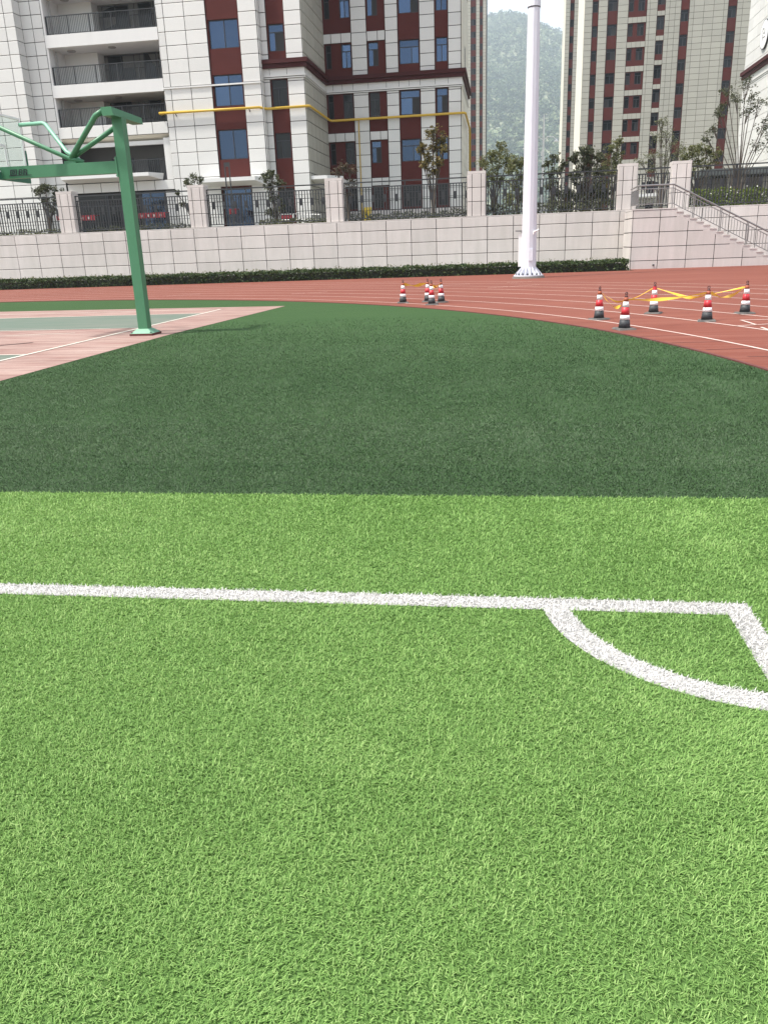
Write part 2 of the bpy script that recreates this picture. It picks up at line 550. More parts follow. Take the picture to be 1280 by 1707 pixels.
def window(own, plane, a0, a1, z0, z1, splits=(), transom=None, glass='glass_blue', fw=0.06, deep=0.17, name='window', dark=()):
    """frame part with panes as sub-parts; faces -y"""
    y0, y1 = plane + deep, plane + deep + 0.07
    fr = MB()
    fr.box(a0, a0 + fw, y0, y1, z0, z1).box(a1 - fw, a1, y0, y1, z0, z1)
    fr.box(a0 + fw, a1 - fw, y0, y1, z0, z0 + fw).box(a0 + fw, a1 - fw, y0, y1, z1 - fw, z1)
    zt = z1 - fw
    cells = []
    if transom:
        zt = z0 + (z1 - z0) * transom
        fr.box(a0 + fw, a1 - fw, y0, y1, zt, zt + fw)
        cells.append((a0 + fw, a1 - fw, zt + fw, z1 - fw))
    xs = [a0 + fw] + [a0 + (a1 - a0) * s for s in splits] + [a1 - fw]
    for k, s in enumerate(xs[1:-1]):
        fr.box(s - fw / 2, s + fw / 2, y0, y1, z0 + fw, zt)
    for k in range(len(xs) - 1):
        l = xs[k] + (fw / 2 if k else 0)
        r = xs[k + 1] - (fw / 2 if k < len(xs) - 2 else 0)
        cells.append((l, r, z0 + fw, zt))
    f = fr.build(name, M['frame_dark'], own, loc=((a0 + a1) / 2, plane, (z0 + z1) / 2))
    for k, (l, r, b, t) in enumerate(cells):
        g = 'void' if k in dark else glass
        key = (round(r - l, 2), round(t - b, 2), g)
        if key not in PANE_ME:
            w, h = r - l, t - b
            PANE_ME[key] = MB().box(-w / 2, w / 2, -0.008, 0.008, -h / 2, h / 2).mesh('pane', M[g])
        p = inst('pane', PANE_ME[key], f, ((l + r) / 2, plane + deep + 0.035, (b + t) / 2))
        if g == 'glass_blue' or g == 'glass_dark':
            p.rotation_euler = (rnd.uniform(-0.006, 0.006), 0, rnd.uniform(-0.008, 0.008))
    if glass == 'glass_blue' and rnd.random() < 0.6:
        w = (a1 - a0) * rnd.choice((0.22, 0.35, 0.5, 0.3))
        l = a0 + fw if rnd.random() < 0.5 else a1 - fw - w
        mb = MB()
        n = max(3, int(w / 0.09))
        for k in range(n):
            xa, xb = l + w * k / n, l + w * (k + 1) / n
            ya, yb = y1 + 0.03 + 0.03 * (k % 2), y1 + 0.03 + 0.03 * ((k + 1) % 2)
            mb.quad((xa, ya, z0 + 0.05), (xb, yb, z0 + 0.05), (xb, yb, z1 - 0.05), (xa, ya, z1 - 0.05))
        mb.build('curtain', M['curtain'], f)
    return f

# ================================================================== SETTING
def sheet(name, m, pts, z, kind='structure', parent=None):
    ob = MB().poly([(x, y, z) for x, y in pts]).build(name, M[m], parent)
    if parent is None:
        tag(ob, kind=kind)
    return ob

WALL_Y, WALL_H = 48.2, 3.03
BLOCK_Y = 45.3
CX, CY, CR = -20.8, 6.0, 24.22     # centre and inner radius of the bend

sheet('ground', 'earth', [(-640, -90), (640, -90), (640, WALL_Y + 0.4), (-640, WALL_Y + 0.4)], -0.03)
sheet('terrace_ground', 'terrace', [(-640, WALL_Y + 0.3), (640, WALL_Y + 0.3), (640, 1010), (-640, 1010)], 2.98)
trk = sheet('running_track', 'track', [(-62, -60), (34, -60), (34, 47.9), (6.45, 47.9), (6.45, 43.7), (-62, 43.7)], 0.0)

def bend(r, a0=0.0, a1=math.pi / 2, n=72):
    return [(CX + r * math.cos(a0 + (a1 - a0) * k / n), CY + r * math.sin(a0 + (a1 - a0) * k / n)) for k in range(n + 1)]

# artificial turf infield: straight right side, bend, straight far side
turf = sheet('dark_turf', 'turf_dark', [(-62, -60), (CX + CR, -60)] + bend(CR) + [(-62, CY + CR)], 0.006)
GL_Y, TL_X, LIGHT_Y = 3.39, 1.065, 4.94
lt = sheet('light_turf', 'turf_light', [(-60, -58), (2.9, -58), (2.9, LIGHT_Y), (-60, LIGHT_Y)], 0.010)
# thin dark kerb strip where turf meets track
kb = MB()
pin = [(CX + CR - 0.0, -60)] + bend(CR) + [(-62, CY + CR)]
pout = [(CX + CR + 0.05, -60)] + bend(CR + 0.05) + [(-62, CY + CR + 0.05)]
for i in range(len(pin) - 1):
    kb.hexa([(*pin[i], 0.002), (*pout[i], 0.002), (*pout[i + 1], 0.002), (*pin[i + 1], 0.002),
             (*pin[i], 0.022), (*pout[i], 0.022), (*pout[i + 1], 0.022), (*pin[i + 1], 0.022)])
kb.build('track_edging', M['track_edge'], trk)

# lane lines: one part each
for r, w in ((25.12, 0.055), (26.55, 0.055), (28.05, 0.055), (29.66, 0.055), (31.22, 0.055), (32.76, 0.055), (34.38, 0.055), (35.9, 0.05)):
    mb = MB()
    a, b = [(CX + r, -60)] + bend(r) + [(-62, CY + r)], [(CX + r + w, -60)] + bend(r + w) + [(-62, CY + r + w)]
    for i in range(len(a) - 1):
        mb.quad((*a[i], 0.005), (*b[i], 0.005), (*b[i + 1], 0.005), (*a[i + 1], 0.005))
    mb.build('lane_line', M['white_paint'], trk)
# short lane marks near the right cones and further round the bend
mk = [[(4.436, 16.353), (5.6, 16.35)], [(4.436, 16.353), (4.452, 15.405)], [(4.063, 15.274), (5.4, 15.75)], [(4.413, 14.982), (4.385, 14.3)],
      [(-0.6, 30.6), (1.3, 31.9)], [(-2.6, 33.4), (-1.4, 34.2)], [(-7.9, 30.3), (-6.7, 31.1)], [(0.1, 34.3), (1.1, 34.6)], [(-13.4, 31.4), (-12.2, 32.2)]]
for a, b in mk:
    a, b = Vector((*a, 0.009)), Vector((*b, 0.009))
    d = (b - a).normalized()
    s = Vector((-d.y, d.x, 0)) * 0.025
    MB().quad(a - s, b - s, b + s, a + s).build('lane_mark', M['white_paint'], trk)
# dark seams where track mats meet
for (x0, y0, x1, y1) in ((2.55, 13.0, 3.35, 13.05), (2.85, 12.1, 3.7, 12.2), (2.2, 13.9, 3.0, 13.95), (3.2, 11.3, 4.1, 11.35), (1.9, 14.7, 2.5, 14.75), (3.35, 10.6, 4.3, 10.65), (1.2, 16.3, 1.75, 16.3)):
    MB().quad((x0, y0, 0.004), (x1, y1, 0.004), (x1, y1 + 0.022, 0.004), (x0, y0 + 0.028, 0.004)).build('mat_seam', M['track_edge'], trk)

# basketball court
court = sheet('basketball_court', 'court_pink', [(-38, 3.0), (-6.74, 3.0), (-6.74, 16), (-6.36, 23.62), (-15.9, 24.45), (-38, 26.3)], 0.012)
sheet('green_zone', 'court_green', [(-38, 17.55), (-8.10, 17.47), (-8.10, 21.45), (-38, 21.2)], 0.016, parent=court)
sheet('green_zone', 'court_green', [(-38, 8.9), (-8.13, 8.9), (-8.13, 12.84), (-38, 12.9)], 0.016, parent=court)
def cline(pts, w):
    mb = MB()
    P = [Vector((*p, 0.020)) for p in pts]
    for i in range(len(P) - 1):
        d = (P[i + 1] - P[i]).normalized()
        s = Vector((-d.y, d.x, 0)) * w / 2
        mb.quad(P[i] - s, P[i + 1] - s, P[i + 1] + s, P[i] + s)
    return mb.build('court_line', M['court_line'], court)
cline([(-8.075, 5), (-8.075, 22.85)], 0.075)
cline([(-8.04, 22.85), (-38, 23.5)], 0.06)
cline([(-8.11, 17.5), (-38, 17.62)], 0.06)
cline([(-8.11, 21.5), (-38, 21.25)], 0.06)
cline([(-8.11, 12.88), (-38, 12.94)], 0.06)
cline([(-9.2, 16.6), (-9.9, 16.47), (-10.7, 16.22), (-11.6, 15.85), (-12.6, 15.2)], 0.05)
sc = MB()
for k in range(15):
    t = k / 14
    x, y = -9.56 + 0.42 * t, 14.40 + 0.42 * t
    sc.quad((x - 0.03, y - 0.05 - rnd.random() * 0.03, 0.0185), (x + 0.012, y - 0.05, 0.0185), (x + 0.012, y + 0.045, 0.0185), (x - 0.03, y + 0.03 + rnd.random() * 0.02, 0.0185))
sc.build('scuff_mark', M['scuff'], court)

# ------------------------------------------------------------------ turf fibres
def line_mask(x, y):
    g = (y > GL_Y - 0.118) & (y < GL_Y) & (x < TL_X)
    t = (x > TL_X - 0.105) & (x < TL_X) & (y < GL_Y)
    rr = np.hypot(x - TL_X, y - GL_Y)
    a = (rr > 0.77) & (rr < 0.885) & (x < TL_X) & (y < GL_Y)
    return g | t | a

def line_poly():
    mb = MB()
    z = 0.0125
    mb.quad((-58, GL_Y - 0.118, z), (TL_X, GL_Y - 0.118, z), (TL_X, GL_Y, z), (-58, GL_Y, z))
    mb.quad((TL_X - 0.105, -58, z), (TL_X, -58, z), (TL_X, GL_Y - 0.118, z), (TL_X - 0.105, GL_Y - 0.118, z))
    zz = z + 0.001
    n = 40
    for k in range(n):
        a, b = math.pi + (math.pi / 2) * k / n, math.pi + (math.pi / 2) * (k + 1) / n
        mb.quad(*[(TL_X + r * math.cos(q), GL_Y + r * math.sin(q), zz) for r, q in ((0.77, a), (0.885, a), (0.885, b), (0.77, b))])
    return mb
tag(line_poly().build('pitch_line', M['turf_white']), kind='structure')

def sample(y0, y1, dens, xl, xr):
    """points per square metre falling off with distance"""
    N = 0
    out = []
    ys = np.linspace(y0, y1, 40)
    for a, b in zip(ys[:-1], ys[1:]):
        m = (a + b) / 2
        x0, x1 = xl(m), xr(m)
        n = int(dens(m) * (b - a) * (x1 - x0))
        out.append(np.stack([rng.uniform(x0, x1, n), rng.uniform(a, b, n)], 1))
    return np.concatenate(out)

def patchy(x, y, s, seed):
    """smooth pseudo noise 0..1 for clumping"""
    r = np.random.default_rng(seed)
    v = np.zeros_like(x)
    for _ in range(7):
        k = r.normal(size=2) * s
        v += np.sin(x * k[0] + y * k[1] + r.uniform(0, 6.28))
    return 0.5 + v / 9.0

def fibres(name, pts, m, L, W, segs, z0, lean=(0.95, 1.55), tone_bias=0.0, spread=0.85, bands=0.0):
    n = len(pts)
    x, y = pts[:, 0], pts[:, 1]
    phi = rng.uniform(0, 2 * np.pi, n)
    phi += 0.8 * np.sin(phi - 0.9 - 2.2 * patchy(x, y, 5.0, 3))
    ln = L(y) * rng.uniform(0.6, 1.25, n)
    w = W(y) * rng.uniform(0.75, 1.2, n)
    th0 = rng.uniform(0.05, 0.5, n)
    th1 = rng.uniform(lean[0], lean[1], n) + rng.normal(0, 0.25, n)
    curl = rng.normal(0, 0.9, n)
    px, py, pz = x.copy(), y.copy(), np.full(n, z0)
    rings = []
    for s in range(segs + 1):
        t = s / segs
        ww = w * (1.0 - 0.35 * t) / 2
        if s == segs:
            rings.append(np.stack([px, py, pz], 1)[:, None, :])
            break
        ph = phi + curl * t
        sx, sy = -np.sin(ph) * ww, np.cos(ph) * ww
        rings.append(np.stack([np.stack([px - sx, py - sy, pz], 1), np.stack([px + sx, py + sy, pz], 1)], 1))
        th = th0 + (th1 - th0) * min(1, (s + 0.6) / max(segs - 0.5, 1))
        st = ln / segs
        px = px + np.cos(ph) * np.sin(th) * st
        py = py + np.sin(ph) * np.sin(th) * st
        pz = np.maximum(pz + np.cos(th) * st, z0 + 0.001)
    V = np.concatenate(rings, 1)
    nv = V.shape[1]
    base = (np.arange(n) * nv)[:, None]
    loops, starts, totals = [], [], []
    fl = []
    for s in range(segs - 1):
        fl.append(('q', [2 * s, 2 * s + 1, 2 * s + 3, 2 * s + 2]))
    fl.append(('t', [2 * (segs - 1), 2 * (segs - 1) + 1, 2 * segs]))
    per = [len(q[1]) for q in fl]
    idx = np.concatenate([base + np.array(q[1])[None, :] for q in fl], 1).astype(np.int32)
    lt_ = np.tile(np.array(per, dtype=np.int32), n)
    ls = np.concatenate([[0], np.cumsum(lt_)[:-1]]).astype(np.int32)
    me = bpy.data.meshes.new(name)
    me.vertices.add(n * nv)
    me.vertices.foreach_set('co', V.astype(np.float32).ravel())
    me.loops.add(idx.size)
    me.loops.foreach_set('vertex_index', idx.ravel())
    me.polygons.add(len(lt_))
    me.polygons.foreach_set('loop_start', ls)
    me.polygons.foreach_set('loop_total', lt_)
    tone = np.clip(0.4 + (rng.beta(2.2, 2.2, n) - 0.5) * spread + (patchy(x, y, 2.2, 5) - 0.5) * 0.10 + (patchy(x, y, 11.0, 6) - 0.5) * 0.14 + (patchy(x, y, 0.9, 8) - 0.5) * 0.12 + (np.modf(np.floor((y + 0.04 * x) / 1.9) * 0.618)[0] - 0.5) * bands + 0.1 + tone_bias, 0, 1)
    at = me.attributes.new('tone', 'FLOAT', 'POINT')
    at.data.foreach_set('value', np.repeat(tone, nv).astype(np.float32))
    me.materials.append(m)
    me.update()
    ob = bpy.data.objects.new(name, me)
    COL.objects.link(ob)
    tag(ob, kind='stuff')
    return ob

xl = lambda y: -0.55 - 0.60 * y - 0.55
xr = lambda y: 0.28 + 0.28 * y + 0.6
LEN = lambda y: 0.0185 + 0.0010 * y
WID = lambda y: 0.0026 + 0.00075 * np.maximum(y - 1.6, 0)
dens = lambda y: 39000 * (1.9 / max(y, 1.9)) ** 1.15
P1 = sample(0.75, 2.05, dens, xl, xr)
P2 = sample(2.05, LIGHT_Y + 0.004, dens, xl, xr)
lit = [line_mask(P1[:, 0], P1[:, 1]), line_mask(P2[:, 0], P2[:, 1])]
fibres('turf_fibre', P1[~lit[0]], M['blade_light'], LEN, WID, 3, 0.010)
fibres('turf_fibre', P2[~lit[1]], M['blade_light'], LEN, WID, 2, 0.010)
PW = np.concatenate([P1[lit[0]], P2[lit[1]]])
fibres('white_fibre', PW, M['blade_white'], LEN, WID, 2, 0.011)
densd = lambda y: 13500 * (5.0 / y) ** 1.6
P3 = sample(LIGHT_Y, 19.0, densd, lambda y: max(-0.55 - 0.60 * y - 0.6, -6.7) if y > 3.0 else -6.7, lambda y: min(0.28 + 0.28 * y + 0.7, 9))
rr = np.hypot(P3[:, 0] - CX, P3[:, 1] - CY)
ok = ((P3[:, 1] < CY) & (P3[:, 0] < CX + CR - 0.01)) | ((P3[:, 1] >= CY) & (rr < CR - 0.01))
ok &= P3[:, 0] > -6.70 + 0.05 * np.maximum(P3[:, 1] - 16, 0)
fade = rng.uniform(0, 1, len(P3)) > np.clip((P3[:, 1] - 9.0) / 10.0, 0, 1)
PD = P3[ok & fade]
for sel, sg in ((PD[:, 1] < 7.2, 2), (PD[:, 1] >= 7.2, 1)):
    fibres('dark_turf_fibre', PD[sel], M['blade_dark'], lambda y: 0.015 + 0.0008 * y, lambda y: 0.0033 + 0.00065 * np.maximum(y - 4, 0), sg, 0.006, spread=0.75, bands=0.16)

# ------------------------------------------------------------------ hill with woods
def hill_z(u, v):
    u, v = u / 4.0, v / 4.0
    t = min(max((v - 250) / 430.0, 0), 1)
    z = 3 + 152 * (t ** 1.05) * (1 + 0.05 * math.sin(u * 0.02 + 1.75) + 0.012 * math.sin(u * 0.09 + v * 0.01))
    z += 2.2 * math.sin(u * 0.09 + v * 0.05) * t + 3.0 * math.sin(v * 0.045 + u * 0.02) * t
    z -= max(u - 6, 0) * 0.30 * t * (1 if u < 120 else 120 / u) + max(-u - 40, 0) * 0.05 * t
    if v > 680:
        z -= (v - 680) * 0.5
    return 3 + (z - 3) * 4.0
nu, nv_ = 90, 70
hv, hf = [], []
for j in range(nv_ + 1):
    v_ = 900 + (3200 - 900) * j / nv_
    for i in range(nu + 1):
        u_ = -1500 + 3000 * i / nu
        hv.append((u_, v_, hill_z(u_, v_)))
for j in range(nv_):
    for i in range(nu):
        a = j * (nu + 1) + i
        hf.append((a, a + 1, a + nu + 2, a + nu + 1))
mb = MB(); mb.v, mb.f = hv, hf
tag(mb.build('hill', M['hill'], smooth=True), kind='structure')

def leaf_cloud(cent, rad, n, size, flat=0.8, up=0.25):
    """n leaf quads spread through ellipsoids (arrays cent, rad chosen per leaf)"""
    k = rng.integers(0, len(cent), n)
    d = rng.normal(size=(n, 3))
    d /= np.linalg.norm(d, axis=1)[:, None]
    r = rng.uniform(0, 1, n) ** 0.45
    p = cent[k] + d * (r * rad[k])[:, None] * np.array([1, 1, flat])
    a = rng.normal(size=(n, 3)); a[:, 2] *= 0.6
    a /= np.linalg.norm(a, axis=1)[:, None]
    b = np.cross(a, rng.normal(size=(n, 3)) + np.array([0, 0, up]))
    b /= np.linalg.norm(b, axis=1)[:, None]
    s = (size * rng.uniform(0.6, 1.3, n))[:, None]
    q = np.stack([p - a * s, p + b * s * 0.5, p + a * s, p - b * s * 0.5], 1)
    return q

def leaf_object(name, q, m, parent=None, off=Vector((0, 0, 0)), tone=None):
    n = len(q)
    me = bpy.data.meshes.new(name)
    me.vertices.add(n * 4)
    me.vertices.foreach_set('co', (q.reshape(-1, 3) - np.array(off)).astype(np.float32).ravel())
    me.loops.add(n * 4)
    me.loops.foreach_set('vertex_index', np.arange(n * 4, dtype=np.int32))
    me.polygons.add(n)
    me.polygons.foreach_set('loop_start', np.arange(0, n * 4, 4, dtype=np.int32))
    me.polygons.foreach_set('loop_total', np.full(n, 4, dtype=np.int32))
    if tone is not None:
        at = me.attributes.new('tone', 'FLOAT', 'POINT')
        at.data.foreach_set('value', np.repeat(tone, 4).astype(np.float32))
    me.materials.append(m)
    me.update()
    ob = bpy.data.objects.new(name, me)
    COL.objects.link(ob)
    if parent is not None:
        ob.parent = parent
    return ob

nt_ = 6200
hvv = 1048 + 1720 * rng.uniform(0, 1, nt_) ** 0.9
hu = rng.uniform(-0.065 * hvv - 30, 0.095 * hvv + 40)
hz = np.array([hill_z(a, b) for a, b in zip(hu, hvv)])
keep = rng.uniform(0, 1, nt_) < np.clip(0.5 + (hvv - 1048) / 1000, 0.5, 1.0)
hr = rng.uniform(4.0, 9.0, nt_)
cent = np.stack([hu, hvv, hz + hr * 0.7], 1)[keep]
nc = len(cent)
ttone = rng.beta(1.6, 2.0, nc) * (0.75 + 0.5 * patchy(cent[:, 0], cent[:, 1] * 0.5, 0.025, 31))
kk = np.repeat(np.arange(nc), 24)
d = rng.normal(size=(len(kk), 3))
d /= np.linalg.norm(d, axis=1)[:, None]
pp = cent[kk] + d * (rng.uniform(0, 1, len(kk)) ** 0.4 * hr[keep][kk])[:, None]
q = leaf_cloud(pp, np.full(len(pp), 0.01), len(pp), 3.1, 0.95)
# leaf_cloud draws its centres at random, so place by index instead
q = q - q.mean(1)[:, None, :] + pp[:, None, :]
tag(leaf_object('hillside_wood', q, M['hill_leaf'], tone=np.clip(ttone[kk] + rng.normal(0, 0.08, len(kk)), 0, 1)), kind='stuff')

# ================================================================== RETAINING WALL, STAIRS, FENCE
wall = thing('retaining_wall', 'long low retaining wall clad in pale stone tiles behind the track and hedge', 'wall', (-12, WALL_Y, 0))
MB().box(-62, 34, WALL_Y, WALL_Y + 0.35, -0.1, WALL_H - 0.06).build('wall_core', M['grout'], wall)
MB().box(-62, 34, WALL_Y - 0.045, WALL_Y + 0.37, WALL_H - 0.055, WALL_H).build('coping', M['tile_wall'], wall)
wall_z = [-0.02, 0.345, 1.04, 1.745, 2.45, WALL_H - 0.055]
cu = [-62 + 0.0] + [-9.6 + 1.4365 * k for k in range(-36, 31)]
cu = [c for c in cu if -62 <= c <= 34]
grid(wall, 'f', WALL_Y, cu, wall_z, 'tile_wall', gap=0.032)

blk = thing('stair_block', 'pale tiled stair block with steps going down to the right of the wall', 'staircase', (9, BLOCK_Y, 0))
BX0, BTOP = 6.50, 2.95
SX, RUN = 8.66, 0.338
NST = 17
RISE = BTOP / NST
prof = [(BX0, -0.1), (SX + NST * RUN, -0.1), (SX, BTOP - RISE - 0.12), (SX, BTOP - 0.06), (BX0, BTOP - 0.06)]
MB().prism([(x, BLOCK_Y + 0.0, z) for x, z in prof], (0, WALL_Y - 0.05 - BLOCK_Y, 0)).build('block_core', M['grout'], blk)
MB().box(BX0 - 0.04, SX, BLOCK_Y - 0.045, WALL_Y - 0.05, BTOP - 0.055, BTOP).build('landing', M['tile_wall'], blk)
st_me = MB().box(-0.03, RUN, 0, WALL_Y - 0.06 - BLOCK_Y + 0.05, -0.05, 0.0).mesh('tread', M['tile_wall'])
sb_me = MB().box(0.0, RUN - 0.002, 0.024, WALL_Y - 0.06 - BLOCK_Y + 0.04, -RISE - 0.14, -0.052).mesh('step', M['tile_wall'])
MB().box(SX + 0.001, SX + 0.02, BLOCK_Y - 0.02, WALL_Y - 0.06, BTOP - RISE - 0.02, BTOP - 0.057).build('riser', M['tile_wall'], blk)
for k in range(1, NST):
    p_ = inst('step', sb_me, blk, (SX + (k - 1) * RUN, BLOCK_Y - 0.05, BTOP - k * RISE))
    inst('tread', st_me, p_, (SX + (k - 1) * RUN, BLOCK_Y - 0.05, BTOP - k * RISE))
# front tiles, cut off below the flight
bz = [-0.02, 0.415, 1.10, 1.812, 2.515, BTOP - 0.06]
bx = [BX0, 7.85, 9.245, 10.63, 12.03, 13.4, 14.6]
zl = lambda x: BTOP - 0.06 if x <= SX else BTOP - RISE - 0.10 - (x - SX) * RISE / RUN
for i in range(len(bx) - 1):
    for j in range(len(bz) - 1):
        x0, x1, z0, z1 = bx[i] + 0.016, bx[i + 1] - 0.016, bz[j] + 0.016, bz[j + 1] - 0.016
        xs = sorted({x0, x1, *([SX] if x0 < SX < x1 else [])})
        pts = [(x0, z0), (x1, z0)]
        N = 10
        top = []
        for x in sorted({*[x1 + (x0 - x1) * k / N for k in range(N + 1)], *([SX, SX + 0.001] if x0 < SX < x1 else [])}, reverse=True):
            top.append((x, min(z1, zl(x))))
        top = [p for p in top if p[1] > z0 + 0.01]
        if len(top) < 2:
            continue
        poly = [(x0, z0), (top[0][0], z0)] + [p for n_, p in enumerate(top) if n_ in (0, len(top) - 1) or abs((top[n_ - 1][1] + top[n_ + 1][1]) / 2 - p[1]) > 1e-5]
        MB().prism([(x, BLOCK_Y - 0.03, z) for x, z in poly], (0, 0.03, 0)).build('tile', M['tile_wall'], blk)
grid(blk, 'l', BX0, [BLOCK_Y, 46.75, WALL_Y - 0.05], bz, 'tile_wall', gap=0.04)
MB().lathe((7.66, BLOCK_Y - 0.055, 0.16), [(0.05, 0), (0.05, 0.05), (0.03, 0.06)], 10).build('drain_spout', M['frame_dark'], blk)

# stainless railing on the stair block
rl = thing('stair_railing', 'stainless steel railing along the stair landing and down the steps', 'railing', (8.4, BLOCK_Y + 0.05, BTOP))
RY = BLOCK_Y + 0.06
k_ = RISE / RUN
HRZ = BTOP + 1.12
MB().tube([(6.72, WALL_Y - 0.15, HRZ - 0.02), (6.72, RY, HRZ), (8.43, RY, HRZ), (SX + 5.9, RY, HRZ - (SX + 5.9 - 8.43) * k_)], 0.042, 10).build('handrail', M['steel'], rl)
MB().tube([(6.72, WALL_Y - 0.15, HRZ - 0.17), (6.72, RY, HRZ - 0.17), (8.43, RY, HRZ - 0.17), (SX + 5.9, RY, HRZ - 0.17 - (SX + 5.9 - 8.43) * k_)], 0.02, 8).build('upper_rail', M['steel'], rl)
MB().tube([(6.72, WALL_Y - 0.15, BTOP + 0.22), (6.72, RY, BTOP + 0.22), (8.43, RY, BTOP + 0.22), (SX + 5.9, RY, BTOP + 0.22 - (SX + 5.9 - 8.43) * k_)], 0.02, 8).build('lower_rail', M['steel'], rl)
ztop = lambda x: HRZ - 0.17 if x <= 8.43 else HRZ - 0.17 - (x - 8.43) * k_
zbot = lambda x: BTOP + 0.22 if x <= 8.43 else BTOP + 0.22 - (x - 8.43) * k_
zst = lambda x: BTOP if x <= SX else BTOP - (math.floor((x - SX) / RUN) + 1) * RISE
post_x = [6.72, 8.40, 9.47, 10.82, 12.17, 13.52]
for x in post_x:
    mb = MB()
    for dx in ((-0.035, 0.035) if x > 8.5 else (0,)):
        mb.box(x + dx - 0.018, x + dx + 0.018, RY - 0.025, RY + 0.025, zst(x) - 0.01, ztop(x) + 0.15)
    mb.box(x - 0.06, x + 0.06, RY - 0.06, RY + 0.06, zst(x) - 0.005, zst(x) + 0.015)
    mb.build('post', M['steel'], rl)
bal_me = MB().box(-0.012, 0.012, -0.012, 0.012, 0, ztop(6.9) - zbot(6.9)).mesh('baluster', M['steel'])
x = 6.88
while x < 14.3:
    if min(abs(x - p) for p in post_x) > 0.07:
        inst('baluster', bal_me, rl, (x, RY, zbot(x)))
    x += 0.145
y = RY + 0.13
while y < WALL_Y - 0.2:
    inst('baluster', bal_me, rl, (6.72, y, zbot(6)))
    y += 0.13

# fence pillars
pil = [(-34.85, 'white tiled fence pillar outside the left edge'), (-26.62, 'white tiled fence pillar left of the green hoop post, under the hoop arm'),
       (-18.36, 'white tiled fence pillar just right of the green hoop post'), (-10.16, 'white tiled fence pillar beside the small entrance canopy'),
       (-2.07, 'white tiled fence pillar at the corner with the yellow riser pipe'), (6.07, 'white tiled fence pillar at the left end of the stair landing'),
       (8.84, 'white tiled fence pillar behind the top of the stair railing'), (17.0, 'white tiled fence pillar beyond the stairs')]
PW_, PD_ = 0.94, 0.72
PY0, PZ0, PZ1 = WALL_Y + 0.1, WALL_H, 5.38
pillars = []
for k, (x0, lab) in enumerate(pil):
    if k in (0, 7):
        continue
    p = thing('fence_pillar', lab, 'pillar', (x0 + PW_ / 2, PY0 + PD_ / 2, PZ0), 'tiled pillars of the terrace fence')
    MB().box(x0, x0 + PW_, PY0, PY0 + PD_, PZ0, PZ1 - 0.14).build('pillar_core', M['grout'], p)
    MB().box(x0 - 0.035, x0 + PW_ + 0.035, PY0 - 0.035, PY0 + PD_ + 0.035, PZ1 - 0.14, PZ1).build('cap', M['tile_wall'], p)
    zc = [PZ0, 3.80, 4.53, PZ1 - 0.14]
    grid(p, 'f', PY0, [x0 - 0.03, x0 + 0.22, x0 + 0.72, x0 + PW_ + 0.03], zc, 'tile_wall', gap=0.03)
    grid(p, 'r', x0 + PW_, [PY0, PY0 + PD_ + 0.03], zc, 'tile_wall', gap=0.03)
    grid(p, 'l', x0, [PY0, PY0 + PD_ + 0.03], zc, 'tile_wall', gap=0.03)

# fence panels
panels = [(-33.9, -26.62, 'black metal fence panel left of the leftmost pillar, tall sapling behind it'),
          (-25.68, -18.36, 'black metal fence panel crossed by the green hoop post'),
          (-17.42, -10.16, 'black metal fence panel in front of the entrance doors and white rail'),
          (-9.22, -2.07, 'black metal fence panel in front of the yellow bin and yellow leaved tree'),
          (-1.13, 6.07, 'black metal fence panel behind the tall white pole, dark shrubs behind it'),
          (7.01, 8.84, 'short black metal fence panel between the two pillars at the stair landing'),
          (9.78, 17.0, 'black metal fence panel above the steps at the right edge')]
FY = WALL_Y + 0.42
bme = MB().box(-0.026, 0.026, -0.016, 0.016, 0, 1.62).mesh('baluster', M['metal_black'])
ome = MB().box(-0.085, 0.085, -0.02, 0.02, 0, 0.40).mesh('ornament', M['metal_black'])
sme = MB().box(-0.03, 0.03, -0.03, 0.03, 0, 0.22).mesh('top_stub', M['metal_black'])
for (a, b, lab) in panels:
    f = thing('fence_panel', lab, 'fence', ((a + b) / 2, FY, WALL_H), 'metal fence panels on the retaining wall')
    for nm, z, hh, dd in (('top_rail', 5.10, 0.065, 0.06), ('rail', 4.83, 0.055, 0.045), ('rail', 3.17, 0.05, 0.045), ('rail', 4.62, 0.018, 0.02), ('rail', 4.18, 0.018, 0.02), ('rail', 3.58, 0.018, 0.02)):
        MB().box(a + 0.02, b - 0.02, FY - dd / 2 - (0.028 if hh < 0.02 else 0), FY + dd / 2 - (0.028 if hh < 0.02 else 0), z - hh / 2, z + hh / 2).build(nm, M['metal_black'], f)
    n = int((b - a - 0.2) / 0.163)
    st = (b - a) / (n + 1)
    for k in range(1, n + 1):
        inst('baluster', bme, f, (a + k * st, FY, 3.19))
        if k % 4 == 2:
            inst('ornament', ome, f, (a + (k + 0.5) * st, FY - 0.005, 4.02))
    for k in range(int((b - a) / 2.4) + 1):
        inst('top_stub', sme, f, (a + 0.06 + (b - a - 0.12) * k / max(int((b - a) / 2.4), 1), FY, 4.87))
    for xx in (a + 0.06, b - 0.06):
        MB().box(xx - 0.035, xx + 0.035, FY - 0.035, FY + 0.035, WALL_H, 4.83).build('fence_post', M['metal_black'], f)

